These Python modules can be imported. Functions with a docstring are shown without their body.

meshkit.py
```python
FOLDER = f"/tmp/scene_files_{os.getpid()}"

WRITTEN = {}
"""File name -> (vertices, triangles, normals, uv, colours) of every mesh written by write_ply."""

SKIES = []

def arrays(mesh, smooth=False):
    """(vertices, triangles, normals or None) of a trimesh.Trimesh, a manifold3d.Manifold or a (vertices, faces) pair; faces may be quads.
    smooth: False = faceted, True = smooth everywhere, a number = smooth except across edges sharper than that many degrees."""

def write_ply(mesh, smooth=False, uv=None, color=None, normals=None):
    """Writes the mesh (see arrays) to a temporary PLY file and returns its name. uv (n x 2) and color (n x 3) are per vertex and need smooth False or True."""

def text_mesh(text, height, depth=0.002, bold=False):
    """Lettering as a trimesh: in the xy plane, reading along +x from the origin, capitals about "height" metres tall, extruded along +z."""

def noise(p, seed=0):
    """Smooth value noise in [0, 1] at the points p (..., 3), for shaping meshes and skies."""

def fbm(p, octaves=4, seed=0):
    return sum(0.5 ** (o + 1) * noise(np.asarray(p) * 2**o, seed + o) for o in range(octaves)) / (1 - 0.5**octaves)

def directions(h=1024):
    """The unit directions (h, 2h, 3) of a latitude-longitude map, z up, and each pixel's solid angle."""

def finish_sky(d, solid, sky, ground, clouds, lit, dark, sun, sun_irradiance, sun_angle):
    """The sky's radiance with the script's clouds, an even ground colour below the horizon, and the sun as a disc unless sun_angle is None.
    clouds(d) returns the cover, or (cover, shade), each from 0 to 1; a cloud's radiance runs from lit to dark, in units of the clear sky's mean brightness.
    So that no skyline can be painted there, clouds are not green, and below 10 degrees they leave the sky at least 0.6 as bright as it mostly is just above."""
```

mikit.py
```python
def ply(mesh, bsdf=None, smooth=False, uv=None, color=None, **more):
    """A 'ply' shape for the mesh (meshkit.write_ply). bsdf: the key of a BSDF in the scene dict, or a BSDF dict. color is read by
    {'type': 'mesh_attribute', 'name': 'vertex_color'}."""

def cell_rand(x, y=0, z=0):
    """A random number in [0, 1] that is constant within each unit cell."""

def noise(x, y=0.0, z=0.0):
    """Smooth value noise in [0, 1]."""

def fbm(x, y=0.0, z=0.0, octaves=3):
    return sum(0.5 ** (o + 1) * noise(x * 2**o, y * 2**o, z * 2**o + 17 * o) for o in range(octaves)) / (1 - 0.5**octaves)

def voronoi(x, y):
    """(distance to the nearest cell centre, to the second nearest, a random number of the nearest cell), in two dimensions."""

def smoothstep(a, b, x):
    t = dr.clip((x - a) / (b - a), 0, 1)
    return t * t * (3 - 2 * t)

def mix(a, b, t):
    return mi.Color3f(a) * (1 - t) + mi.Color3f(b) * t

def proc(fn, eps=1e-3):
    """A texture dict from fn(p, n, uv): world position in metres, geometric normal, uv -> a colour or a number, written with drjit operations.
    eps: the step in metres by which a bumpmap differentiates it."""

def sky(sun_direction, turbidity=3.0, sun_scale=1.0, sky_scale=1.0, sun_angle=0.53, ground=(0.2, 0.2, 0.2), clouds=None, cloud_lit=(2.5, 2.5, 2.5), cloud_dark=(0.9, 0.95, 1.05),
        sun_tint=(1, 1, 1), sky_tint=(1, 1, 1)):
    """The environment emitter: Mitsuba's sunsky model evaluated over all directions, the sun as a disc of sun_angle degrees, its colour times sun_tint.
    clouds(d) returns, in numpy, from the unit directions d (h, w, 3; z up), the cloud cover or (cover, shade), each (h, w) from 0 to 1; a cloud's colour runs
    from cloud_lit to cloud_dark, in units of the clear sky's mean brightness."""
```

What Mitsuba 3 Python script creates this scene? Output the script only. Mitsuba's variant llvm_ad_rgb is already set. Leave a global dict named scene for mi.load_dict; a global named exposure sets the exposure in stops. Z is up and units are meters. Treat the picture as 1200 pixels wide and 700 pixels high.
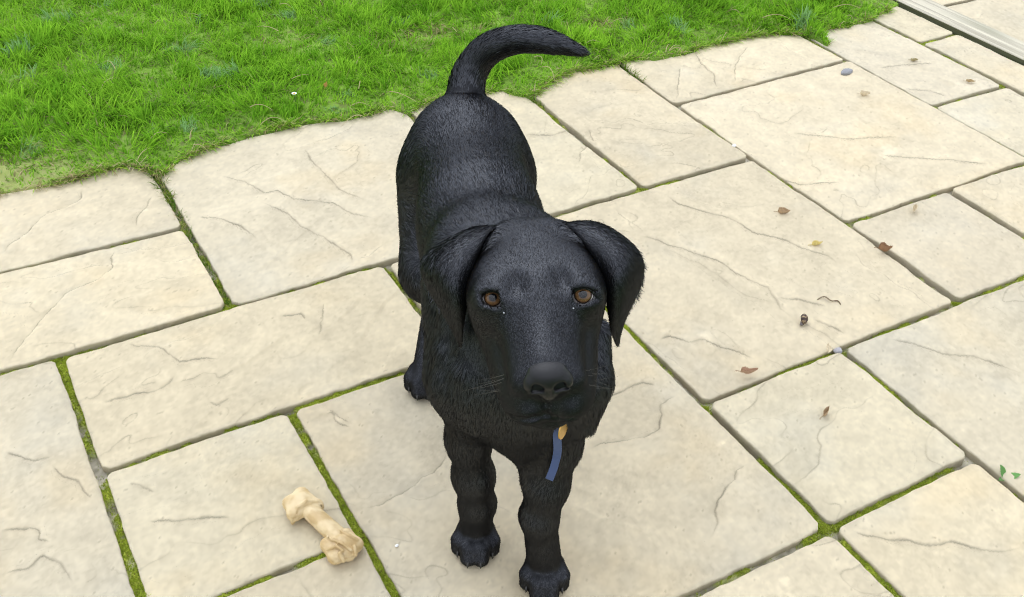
import math
import numpy as np, trimesh, drjit as dr, mitsuba as mi, mikit, meshkit
import scipy.sparse as sps
from scipy.interpolate import CubicSpline
from scipy.spatial import cKDTree
from mikit import noise as dn, fbm as dfbm, smoothstep, mix
T = mi.ScalarTransform4f
scene, labels = {}, {}

# ------------------------------------------------------------------ camera, sky, exposure
CAM_H, TURN = 1.1881, math.radians(30.626)
FW, UP = np.array([0, .796183, -.605055]), np.array([-.036035, .604662, .795666])
CT, ST = math.cos(TURN), math.sin(TURN)
RZ = np.array([[CT, ST, 0], [-ST, CT, 0], [0, 0, 1.0]])          # dog frame (y away from the viewer) -> patio frame
def W(p): return np.asarray(p, float) @ RZ.T
eye = np.array([0, 0, CAM_H])
scene['camera'] = {'type': 'perspective', 'fov': math.degrees(2*math.atan(600/1246.51)), 'fov_axis': 'x', 'near_clip': .05, 'far_clip': 400.0,
                   'to_world': T().look_at(origin=eye.tolist(), target=(eye+W(FW)).tolist(), up=W(UP).tolist())}
SUN = W([-.25, .55, .95])
def overcast(d):
    up = np.clip(d[..., 2], 0, 1); glow = np.clip(d@(SUN/np.linalg.norm(SUN)), 0, 1)**3
    return np.ones(up.shape), 1-np.clip(.72*up+.35*glow, 0, 1)          # brighter overhead, and where the sun stands behind the cloud
scene['sky'] = mikit.sky(SUN.tolist(), turbidity=3, sun_scale=.09, sun_angle=30, sun_tint=(.78, .95, 1.25), clouds=overcast, cloud_lit=(3.35, 3.55, 3.95), cloud_dark=(1.35, 1.43, 1.58))
exposure = 2.68

# ------------------------------------------------------------------ materials
def rgb(*c): return {'type': 'rgb', 'value': list(c)}
VC = {'type': 'mesh_attribute', 'name': 'vertex_color'}
def two(b): return {'type': 'twosided', 'b': b}
def pr(col, rough, spec=.5, **k): return two({'type': 'principled', 'base_color': col if isinstance(col, dict) else rgb(*col), 'roughness': rough, 'specular': spec, **k})
def stone_bump(p, n, uv):
    return dfbm(p.x*260, p.y*260, p.z*260, octaves=2)*.55 + dfbm(p.x*70+9, p.y*70, p.z*70, octaves=3)*.9
scene['stone'] = two({'type': 'bumpmap', 'arbitrary': mikit.proc(stone_bump, eps=8e-4), 'scale': .0017,
                      'b': {'type': 'principled', 'base_color': VC, 'roughness': .82, 'specular': .25}})
scene['riven_line'] = two({'type': 'principled', 'base_color': rgb(.16, .14, .10), 'roughness': .9, 'specular': .1})
def riven(p, n, uv):
    w = .0011*(1+.9*dn(p.x*60, p.y*60, 3))
    core = dr.exp(-dr.square(uv.x/w)); side = dr.select(uv.x < 0, dr.exp(uv.x/.004), 0)*.22
    return dr.clip(uv.y*(core*.50+side*.8)*(.35+.9*dn(p.x*45+7, p.y*45, 1)), 0, .8)
scene['riven_stone'] = {'type': 'blendbsdf', 'weight': mikit.proc(riven), 'a': {'type': 'ref', 'id': 'stone'}, 'b': {'type': 'ref', 'id': 'riven_line'}}
scene['mortar'] = two({'type': 'bumpmap', 'arbitrary': mikit.proc(lambda p, n, uv: dfbm(p.x*300, p.y*300, p.z*300, octaves=2), eps=8e-4), 'scale': .0018,
                       'b': {'type': 'principled', 'base_color': VC, 'roughness': .9, 'specular': .15}})
def thin(col, trans=.7, rough=.5): return {'type': 'principledthin', 'base_color': col, 'roughness': rough, 'diff_trans': trans, 'spec_trans': 0.0, 'eta': 1.35}
scene['blade'] = thin(VC, .8, .34)
scene['moss_blade'] = thin(VC, .6, .6)
scene['hair_black'] = two({'type': 'diffuse', 'reflectance': VC})
scene['hair_gloss'] = two({'type': 'roughconductor', 'material': 'none', 'alpha': .235, 'specular_reflectance': rgb(.112, .117, .130)})
scene['hide_black'] = two({'type': 'diffuse', 'reflectance': rgb(.007, .007, .0075)})
scene['hide'] = {'type': 'blendbsdf', 'weight': .15, 'a': {'type': 'ref', 'id': 'hide_black'}, 'b': {'type': 'ref', 'id': 'hair_gloss'}}
scene['coat'] = {'type': 'blendbsdf', 'weight': .46, 'a': {'type': 'ref', 'id': 'hair_black'}, 'b': {'type': 'ref', 'id': 'hair_gloss'}}
scene['skin'] = pr((.010, .0095, .010), .36, .55)

scene['nose_leather'] = two({'type': 'bumpmap', 'arbitrary': mikit.proc(lambda p, n, uv: mikit.voronoi(p.x*900+p.z*500, p.y*900+p.z*700)[0], eps=2e-4), 'scale': .00022,
                             'b': {'type': 'principled', 'base_color': rgb(.008, .0078, .009), 'roughness': .34, 'specular': .34}})
scene['eye'] = pr(VC, .05, .5)
scene['lid'] = pr((.008, .007, .007), .22, .6)
scene['claw'] = pr((.02, .018, .016), .3, .5)
scene['tear'] = pr((.45, .46, .48), .2, .5)
scene['whisker'] = pr((.09, .08, .06), .4, .5)
scene['webbing'] = two({'type': 'bumpmap', 'arbitrary': mikit.proc(lambda p, n, uv: dn(p.x*900, p.y*900, p.z*900), eps=4e-4), 'scale': .0006,
                        'b': {'type': 'principled', 'base_color': rgb(.075, .105, .215), 'roughness': .85, 'specular': .2, 'sheen': .5}})
scene['brass'] = pr((.62, .38, .10), .3, metallic=1.0)
def hide_col(p, n, uv):
    t = dfbm(p.x*55, p.y*55, p.z*90, octaves=3)
    return mix((.47, .33, .15), (.62, .49, .28), smoothstep(.3, .7, t))
scene['rawhide'] = two({'type': 'bumpmap', 'arbitrary': mikit.proc(lambda p, n, uv: dfbm(p.x*130, p.y*130, p.z*130, octaves=3), eps=6e-4), 'scale': .0016,
                        'b': {'type': 'principled', 'base_color': mikit.proc(hide_col), 'roughness': .42, 'specular': .45}})
scene['leaf_tissue'] = thin(VC, .35, .5)
scene['white_chip'] = pr((.72, .72, .70), .6, .4)
scene['pebble_stone'] = pr(VC, .7, .3)
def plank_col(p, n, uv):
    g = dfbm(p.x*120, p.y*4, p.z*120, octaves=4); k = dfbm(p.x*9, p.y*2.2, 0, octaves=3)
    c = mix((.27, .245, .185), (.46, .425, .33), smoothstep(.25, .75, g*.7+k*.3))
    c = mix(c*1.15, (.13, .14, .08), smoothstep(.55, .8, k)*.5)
    return mix(c, (.085, .09, .05), smoothstep(.6, .9, -n.x)*smoothstep(.1, .4, k+g*.3))      # algae tint, with the gap's shade painted onto the side face
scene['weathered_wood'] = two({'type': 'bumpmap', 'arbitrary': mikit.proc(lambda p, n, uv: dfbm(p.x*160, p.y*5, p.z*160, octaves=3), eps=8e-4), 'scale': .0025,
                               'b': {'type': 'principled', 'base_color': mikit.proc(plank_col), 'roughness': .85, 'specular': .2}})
def turf_col(p, n, uv):
    t = dfbm(p.x*6, p.y*6, 0, octaves=4); s = dfbm(p.x*80, p.y*80, 0, octaves=3)
    c = mix(mix((.11, .20, .03), (.20, .32, .05), t), (.12, .12, .05), smoothstep(.5, .75, s)*.7)
    worn = dr.exp(-dr.square((p.x+.02)/.22))*smoothstep(2.34, 2.24, p.y)          # pale worn strip by the paving
    return mix(c, mix((.25, .29, .08), (.36, .34, .16), s), worn*.85)
scene['turf'] = two({'type': 'principled', 'base_color': mikit.proc(turf_col), 'roughness': .95, 'specular': .1})
def far_turf(p, n, uv):
    t = dfbm(p.x*3, p.y*3, 0, octaves=4); s = dfbm(p.x*60, p.y*60, 0, octaves=3)
    return mix(mix((.04, .10, .015), (.08, .19, .025), t), (.03, .06, .012), smoothstep(.45, .7, s)*.8)
scene['far_turf_bsdf'] = two({'type': 'principled', 'base_color': mikit.proc(far_turf), 'roughness': .95, 'specular': .1})

# ------------------------------------------------------------------ helpers
def put(key, mesh, mat, smooth=30, color=None, label=None, cat=None, group=None, kind=None, uv=None):
    k, i = key, 0
    while k in scene: i += 1; k = f'{key}_{i:03d}'
    scene[k] = mikit.ply(mesh, mat, smooth=smooth, color=color, uv=uv)
    tag(k, label, cat, group, kind); return k
def tag(k, label=None, cat=None, group=None, kind=None):
    d = {n: v for n, v in (('label', label), ('category', cat), ('group', group), ('kind', kind)) if v}
    if d: labels[k] = d
def grid_faces(nu, nv):
    i = (np.arange(nu-1)[:, None]*nv+np.arange(nv-1)).ravel()
    return np.stack([i, i+nv, i+nv+1, i+1], 1)
def N2(x, y, s=0, oct=4): return meshkit.fbm(np.stack([np.asarray(x, float)+500, np.asarray(y, float)+500, np.zeros_like(x)+.37], -1), oct, s)
def sstep(a, b, x): t = np.clip((x-a)/(b-a), 0, 1); return t*t*(3-2*t)
def lerp(a, b, t): return np.asarray(a)*(1-t[..., None])+np.asarray(b)*t[..., None]

# ------------------------------------------------------------------ ground and lawn
EDGE_Y, JOINT = 2.147, .0112
CRACKS = [np.array(c) for c in [[[0.9152, 0.9917], [0.8728, 0.9812], [0.8526, 0.9532], [0.8373, 0.9391], [0.8055, 0.9340], [0.7736, 0.9422], [0.7371, 0.9529], [0.7112, 0.9497]], [[0.9132, 0.8082], [0.8898, 0.8103], [0.8751, 0.7941], [0.8513, 0.7870], [0.8271, 0.7748], [0.8101, 0.7612], [0.8003, 0.7387], [0.7656, 0.7161]], [[0.5281, 1.0586], [0.4942, 1.0290], [0.4757, 1.0208], [0.4583, 1.0201], [0.4396, 1.0105], [0.4157, 1.0039], [0.3964, 1.0009], [0.3791, 0.9988], [0.3546, 1.0044]], [[0.1458, 1.5381], [0.1570, 1.5246], [0.1885, 1.5057], [0.1979, 1.4753], [0.2089, 1.4470], [0.2456, 1.4379], [0.2767, 1.4193]], [[0.0737, 1.4060], [0.1006, 1.4056], [0.1272, 1.4032], [0.1526, 1.3946], [0.1820, 1.4004], [0.1915, 1.4146]], [[0.2248, 1.3293], [0.2345, 1.3151], [0.2588, 1.3252]], [[0.4473, 2.0195], [0.4909, 1.9663], [0.5147, 1.8984], [0.5391, 1.8938], [0.5572, 1.8507], [0.6252, 1.8034], [0.6487, 1.7457], [0.6893, 1.7001]], [[0.3644, 1.8716], [0.3953, 1.8489], [0.4296, 1.8000], [0.4464, 1.7370]], [[0.4916, 1.8707], [0.5283, 1.8066], [0.5376, 1.7453], [0.5631, 1.6945], [0.5757, 1.6480], [0.5878, 1.6123], [0.5801, 1.5810]], [[0.6568, 2.0465], [0.6490, 1.9886], [0.6554, 1.9136], [0.6610, 1.8402], [0.6921, 1.7827]], [[0.1917, 1.8321], [0.1766, 1.8077], [0.1742, 1.7728], [0.1450, 1.7465], [0.1165, 1.7387], [0.0805, 1.7280], [0.0294, 1.6700], [-0.0236, 1.6054], [-0.0391, 1.5760]], [[0.1832, 2.0917], [0.1729, 2.0499], [0.1394, 2.0300], [0.0965, 2.0213], [0.0764, 1.9998], [0.0549, 1.9679], [0.0232, 1.9424], [-0.0005, 1.9139]], [[0.3034, 1.9972], [0.2864, 1.9650], [0.2555, 1.9267], [0.2445, 1.8887]], [[1.1250, 1.4195], [1.1561, 1.3745], [1.1597, 1.3506], [1.1790, 1.3341], [1.1900, 1.3069], [1.2161, 1.2658], [1.2187, 1.2229], [1.2339, 1.1777], [1.2442, 1.1526], [1.2218, 1.0901], [1.2250, 1.0528]], [[1.2565, 1.0366], [1.2653, 1.0180], [1.2774, 0.9814]], [[1.2687, 1.5152], [1.2687, 1.4695], [1.3048, 1.4141], [1.3325, 1.3782], [1.3429, 1.3088], [1.3832, 1.2641], [1.3917, 1.2291], [1.4209, 1.1809], [1.4211, 1.1449]], [[0.9702, 1.1229], [0.9942, 1.1239], [1.0139, 1.0936], [1.0412, 1.0861], [1.0541, 1.0661], [1.0733, 1.0364], [1.0917, 1.0009]], [[0.9612, 0.6343], [0.9721, 0.6196], [0.9966, 0.5976], [1.0224, 0.5813], [1.0427, 0.5599], [1.0763, 0.5509], [1.0936, 0.5310], [1.1121, 0.5125], [1.1300, 0.5012], [1.1631, 0.4950]], [[1.3349, 0.9340], [1.3596, 0.9118], [1.3787, 0.8846], [1.3923, 0.8578], [1.4353, 0.8289], [1.4552, 0.7992], [1.4788, 0.7552]], [[-0.1109, 1.2064], [-0.0763, 1.1916], [-0.0638, 1.1814], [-0.0644, 1.1617], [-0.0524, 1.1494]], [[-0.0242, 1.3023], [-0.0117, 1.2711], [0.0050, 1.2478], [0.0053, 1.2286], [0.0143, 1.2050]], [[0.0720, 1.1288], [0.1174, 1.1047], [0.1486, 1.0954], [0.1862, 1.0754]], [[0.0674, 1.2100], [0.0833, 1.1987], [0.0973, 1.1752]], [[1.2720, 1.8335], [1.2575, 1.7835], [1.2044, 1.7546], [1.1735, 1.7058]], [[1.1315, 1.8800], [1.1893, 1.8513], [1.2460, 1.8580]], [[1.9245, 2.0372], [1.8608, 1.9952], [1.7977, 1.9385], [1.7513, 1.8775]], [[1.7692, 2.0693], [1.7409, 2.0062], [1.7329, 1.9417], [1.6922, 1.8792]], [[1.6834, 2.0225], [1.6096, 1.9303], [1.5591, 1.8655]], [[1.8103, 1.4332], [1.9294, 1.3521], [2.0094, 1.2820]], [[1.7070, 1.6066], [1.7937, 1.5266], [1.9316, 1.4721]], [[1.5215, 1.4799], [1.5651, 1.4175], [1.6552, 1.3803]], [[2.1566, 1.7817], [2.2353, 1.7669], [2.3238, 1.7300]], [[2.1232, 1.6581], [2.1760, 1.6215], [2.1934, 1.5810]], [[0.7849, 1.0387], [0.8192, 1.0395], [0.8767, 1.0430], [0.8947, 1.0239]], [[1.2364, 1.1191], [1.2688, 1.0965], [1.3044, 1.0548]], [[0.4072, 1.1800], [0.3952, 1.2040], [0.3904, 1.2177], [0.3905, 1.1888], [0.4059, 1.1698]], [[0.4029, 1.4855], [0.4350, 1.4772], [0.4379, 1.4591]], [[0.4848, 1.4883], [0.4674, 1.4522], [0.4419, 1.4031]], [[-0.0813, 1.3626], [-0.0449, 1.3233], [-0.0185, 1.3194]], [[-0.1178, 1.1243], [-0.0859, 1.1187], [-0.0672, 1.1302], [-0.0470, 1.1062], [-0.0375, 1.0527]]]]
LAWN_EDGE = np.array([[-0.3687, 2.1256], [-0.1627, 2.1278], [0.0295, 2.1388], [0.1024, 2.1247], [0.1841, 2.1300], [0.2356, 2.1398], [0.2913, 2.1321], [0.3270, 2.0861], [0.3442, 2.0616], [0.3812, 2.1036], [0.4514, 2.1314], [0.5071, 2.1427], [0.5806, 2.1551], [0.6610, 2.1517], [0.7262, 2.1475], [0.7985, 2.1259], [0.8642, 2.1271], [0.9057, 2.1310], [0.9257, 2.0871], [0.9941, 2.1173], [1.0618, 2.1143], [1.1266, 2.1030], [1.1850, 2.1004], [1.2226, 2.0509], [1.2510, 2.0370], [1.3047, 2.0736], [1.3566, 2.0969], [1.4085, 2.1104], [1.4754, 2.1004], [1.5340, 2.1006], [1.6017, 2.1085], [1.6397, 2.0843], [1.7312, 2.0756], [1.8008, 2.0844], [1.8813, 2.0827], [1.9717, 2.0835], [2.0377, 2.0712], [2.1035, 2.0397], [2.1232, 1.9919], [2.1155, 1.9392], [2.1481, 1.9609], [2.1709, 2.0270], [2.2477, 2.0232], [2.3305, 2.0240], [2.4131, 2.0397], [2.5081, 2.0726], [2.5826, 2.1109], [2.7112, 2.1577]])
n_ = 48; r_ = np.r_[0, np.geomspace(.5, 150, n_-1)]; a_ = np.linspace(0, 2*np.pi, 73)
gx, gy = r_[:, None]*np.cos(a_)+1.2, r_[:, None]*np.sin(a_)+1.5
put('ground', (np.stack([gx.ravel(), gy.ravel(), np.full(gx.size, -.045)], 1), grid_faces(n_, 73)), 'far_turf_bsdf', True, kind='structure')
def lawn_depth(x, y):
    """Metres inside the lawn, from its ragged edge."""
    return y-np.interp(x, LAWN_EDGE[:, 0], LAWN_EDGE[:, 1], left=2.13, right=2.16)+(N2(x*22, y*10, 71, 3)-.5)*.036
xs, ys = np.r_[np.linspace(-4, -.62, 60), np.linspace(-.6, 2.53, 620)], np.r_[np.linspace(1.93, 2.25, 160), np.linspace(2.26, 3.2, 80), np.geomspace(3.22, 8, 40)]
X, Y = np.meshgrid(xs, ys, indexing='ij'); d = lawn_depth(X, Y)
Z = np.where(d < 0, np.maximum(-.03, .0035+d*3), .0035+.0125*sstep(0, .09, d))+(N2(X*14, Y*14, 3)-.5)*.012*sstep(.004, .06, d)+(N2(X*2.3, Y*2.3, 9)-.5)*.03*sstep(.05, .3, d)
put('lawn', (np.stack([X, Y, Z], -1).reshape(-1, 3), grid_faces(680, 280)), 'turf', True, kind='structure')

def blades(x, y, z, L, w, az, lean, curl, col, seed, seg=3):
    """Grass blades, each a narrow strip that bends over; returns mesh and per-vertex colour."""
    n = len(x); rg = np.random.default_rng(seed)
    d = np.stack([np.cos(az), np.sin(az)], 1); s = np.stack([-d[:, 1], d[:, 0], np.zeros(n)], 1)
    tw = rg.uniform(-.9, .9, n); s = s*np.cos(tw)[:, None]+np.stack([d[:, 0], d[:, 1], np.zeros(n)], 1)*np.sin(tw)[:, None]
    V, C = [], []; p = np.stack([x, y, z], 1); th = lean.copy()
    wid = np.array([.75, 1.0, .8, 0])
    for k in range(seg+1):
        wk = w*wid[k if seg == 3 else (0 if k == 0 else 3 if k == seg else 1)]
        V += [p-s*wk[:, None]/2, p+s*wk[:, None]/2] if k < seg else [p]
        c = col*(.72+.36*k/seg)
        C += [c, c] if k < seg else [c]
        p = p+(L/seg)[:, None]*np.stack([d[:, 0]*np.sin(th), d[:, 1]*np.sin(th), np.cos(th)], 1); th = np.minimum(th+curl/seg, 2.0)
    m = len(V); V = np.stack(V, 1).reshape(-1, 3); C = np.stack(C, 1).reshape(-1, 3); o = (np.arange(n)*m)[:, None]
    tri = []
    for k in range(seg-1): tri += [[2*k, 2*k+1, 2*k+3], [2*k, 2*k+3, 2*k+2]]
    tri += [[2*seg-2, 2*seg-1, 2*seg]]
    F = np.vstack([o+np.array(t) for t in tri]); return V, F, C
rg = np.random.default_rng(5)
def lawn_z(x, y):
    d = lawn_depth(x, y); return np.where(d < 0, .002, .0035+.0115*sstep(0, .09, d))+(N2(x*2.3, y*2.3, 9)-.5)*.03*sstep(.05, .3, d)
def grass():
    n = 560000
    cx, cy = rg.uniform(-2.6, 2.1, n), rg.uniform(1.78, 4.4, n)          # frame of the viewer, so that the lawn in view gets the blades
    x, y = CT*cx+ST*cy, -ST*cx+CT*cy
    d = lawn_depth(x, y); near = N2(x*9, y*9, 21)
    ok = (d > -.004) & (x < 2.515) & (x > -2.6) & (y < 5.0)
    dry_edge = np.exp(-((x+.02)/.20)**2)*sstep(.17, .06, d)              # worn strip at the left end of the edge
    bare = np.exp(-(((x-1.16)/.13)**2+((y-2.44)/.06)**2))+.9*np.exp(-(((x-1.60)/.09)**2+((y-2.29)/.05)**2))+.7*sstep(.62, .72, N2(x*3.1+5, y*3.1, 91, 3))
    thick = .42+.6*sstep(.35, .65, near)
    ok &= rg.random(n) < thick*(1-.75*np.clip(dry_edge+.5*bare, 0, 1))*(1+.8*np.exp(-d/.06))*np.clip(1.05-.12*(cy-1.9), .35, 1)*sstep(-2.6, -1.7, cx)*sstep(4.4, 3.6, cy)
    x, y, d, dry_edge, bare = x[ok], y[ok], d[ok], dry_edge[ok], bare[ok]; n = len(x)
    tuft = N2(x*6, y*6, 4); big = N2(x*1.6, y*1.6, 8)
    tx, ty = np.floor(x*26+N2(x*20, y*20, 2)*2), np.floor(y*26+N2(x*20, y*20, 6)*2)
    rnd = lambda s: np.modf(np.abs(np.sin(tx*127.1+ty*311.7+s*74.7)*43758.5453))[0]
    az = rnd(1)*2*np.pi+rg.normal(0, .75, n); lean = np.abs(rg.normal(.35, .3, n))+.35*rnd(2)
    L = (.020+.034*sstep(.25, .8, tuft)+.012*rg.random(n))*(.72+.5*rnd(3))*np.clip(.35+d*6, .35, 1)
    L *= 1-.5*np.clip(dry_edge+bare*.6, 0, 1)
    lean = np.where(rg.random(n) < .12, rg.uniform(.9, 1.45, n), lean)
    w = rg.uniform(.0015, .0031, n)*(1+.25*(tuft > .55)); curl = rg.uniform(.1, 1.5, n)
    t = np.clip(.45+.9*(big-.5)+.55*(rnd(4)-.5)+rg.normal(0, .18, n), 0, 1)
    col = lerp([.15, .37, .022], [.36, .65, .050], t)
    col = lerp([.26, .46, .16], [1, 1, 1], np.zeros(n))*(rnd(5) < .025)[:, None]+col*(rnd(5) >= .025)[:, None]        # a bluer sort of grass
    dryp = np.clip(.02+.40*dry_edge+.62*bare+.06*np.exp(-d/.03)+.02*(N2(x*5, y*5, 31) > .6), 0, .9)
    straw = lerp([.30, .27, .11], [.52, .44, .24], rg.random(n)); isdry = rg.random(n) < dryp
    col = np.where(isdry[:, None], straw, col)*rg.uniform(.8, 1.2, n)[:, None]
    lean = np.where(isdry, np.maximum(lean, rg.uniform(.6, 1.5, n)), lean)
    return blades(x, y, lawn_z(x, y)-.002, L, w, az, lean, curl, np.clip(col, 0, .8), 7)
def fringe():
    n = 8000; x = rg.uniform(-.5, 2.5, n); e = np.interp(x, LAWN_EDGE[:, 0], LAWN_EDGE[:, 1]); k = N2(x*14, x*0+3, 61, 3)
    ok = rg.random(n) < .25+1.1*sstep(.4, .65, k); x, e, k = x[ok], e[ok], k[ok]; n = len(x)
    y = e+np.abs(rg.normal(0, .010, n))-.004; far = rg.random(n)
    col = lerp([.20, .42, .04], [.44, .66, .08], rg.random(n)); dry = rg.random(n) < .28+.4*np.exp(-((x-.05)/.25)**2); col = np.where(dry[:, None], lerp([.38, .33, .14], [.60, .52, .30], rg.random(n)), col)
    return blades(x, y, lawn_z(x, y)+.001, rg.uniform(.010, .036, n)*(.5+1.0*k), rg.uniform(.0012, .0028, n), rg.normal(-1.57, .9, n), rg.uniform(.5, 1.45, n), rg.uniform(.1, 1.0, n), col, 17)
V, F, C = grass()
V2, F2, C2 = fringe(); F = np.vstack([F, F2+len(V)]); V, C = np.vstack([V, V2]), np.vstack([C, C2])
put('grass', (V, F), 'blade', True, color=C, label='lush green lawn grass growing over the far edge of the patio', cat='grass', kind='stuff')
# long dry stalks lying on the grass and over the stone edge
def stalk(x, y, az, L, z0, bend, rgs):
    t = np.linspace(0, 1, 7); a = az+bend*(t-.5); px = x+np.cumsum(np.cos(a))*L/7; py = y+np.cumsum(np.sin(a))*L/7
    z = z0+.012*np.sin(t*math.pi)*rgs; r = .0011*(1-.6*t)
    return tube(np.stack([px, py, z], 1), r, 5)
def tube(p, r, k=6):
    p = np.asarray(p, float); r = np.broadcast_to(r, len(p)); t = np.gradient(p, axis=0); t /= np.linalg.norm(t, axis=1, keepdims=True)+1e-12
    u = np.cross(t, [.31, .17, .93]); u /= np.linalg.norm(u, axis=1, keepdims=True)+1e-12; v = np.cross(t, u)
    a = np.arange(k)*2*np.pi/k
    V = (p[:, None]+r[:, None, None]*(np.cos(a)[None, :, None]*u[:, None]+np.sin(a)[None, :, None]*v[:, None])).reshape(-1, 3)
    F = []
    for i in range(len(p)-1):
        for j in range(k): a0, b0 = i*k+j, i*k+(j+1) % k; F += [[a0, b0, b0+k], [a0, b0+k, a0+k]]
    return V, np.array(F)
def join(parts):
    o, VV, FF = 0, [], []
    for v, f in parts: VV.append(v); FF.append(np.asarray(f)+o); o += len(v)
    return np.vstack(VV), np.vstack(FF)
st = []
for i in range(46):
    x = rg.uniform(-.1, 2.3); dd = rg.uniform(-.012, .12) if i < 30 else rg.uniform(.1, .9); y = np.interp(x, LAWN_EDGE[:, 0], LAWN_EDGE[:, 1])+dd
    st.append(stalk(x, y, rg.uniform(0, 6.28), rg.uniform(.03, .10), .003+(.028 if dd > .05 else .008), rg.normal(0, .6), rg.uniform(.3, 1.2)))
V, F = join(st)
put('dry_stalk', (V, F), thin(rgb(.50, .42, .24), .3, .5), True, label='pale dry grass stalks scattered along the ragged lawn edge', cat='dry grass', kind='stuff')

# ------------------------------------------------------------------ patio: joint bed, slabs, moss
GX = [-.560, -.262, .0345, .333, .632, .938, 1.2385, 1.5385, 1.8355, 2.112, 2.380]
GY = [.055, .355, .653, .952, 1.2535, 1.5545, 1.850, EDGE_Y]
RECTS = [  # x0, x1, y0, y1 as grid numbers; the slabs in view first
 (0, 3, 6, 7), (0, 3, 5, 6), (3, 5, 5, 7), (5, 6, 5, 7), (6, 7, 5, 7), (7, 9, 6, 7), (7, 9, 4, 6), (9, 10, 5, 7), (9, 10, 4, 5), (5, 7, 3, 5),
 (7, 8, 3, 4), (8, 10, 3, 4), (6, 8, 1, 3), (5, 6, 2, 3), (3, 5, 2, 4), (4, 5, 4, 5), (2, 4, 4, 5), (1, 2, 3, 5), (2, 3, 3, 4), (2, 3, 2, 3),
 (4, 5, 1, 2), (5, 6, 1, 2), (0, 1, 4, 5), (0, 1, 3, 4), (0, 2, 2, 3), (2, 4, 1, 2), (8, 10, 1, 3), (0, 2, 1, 2), (0, 2, 0, 1), (2, 4, 0, 1), (4, 6, 0, 1), (6, 8, 0, 1), (8, 10, 0, 1)]
GX[0] = -.86
SLABS = [(GX[a]+JOINT/2, GX[b]-JOINT/2, GY[c]+JOINT/2, GY[e]-(JOINT/2 if e < 7 else 0)) for a, b, c, e in RECTS]
SLABS += [(2.380+JOINT/2, 2.524, 1.850+JOINT/2, EDGE_Y), (2.380+JOINT/2, 2.524, 1.40, 1.850-JOINT/2), (2.380+JOINT/2, 2.524, .9, 1.40-JOINT)]
SLABS += [(2.628, 3.05, 2.015, 2.45), (2.628, 3.05, 1.56, 2.002), (3.063, 3.50, 1.56, 2.2), (2.628, 3.05, 1.10, 1.547), (3.063, 3.5, 1.10, 1.547)]
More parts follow.
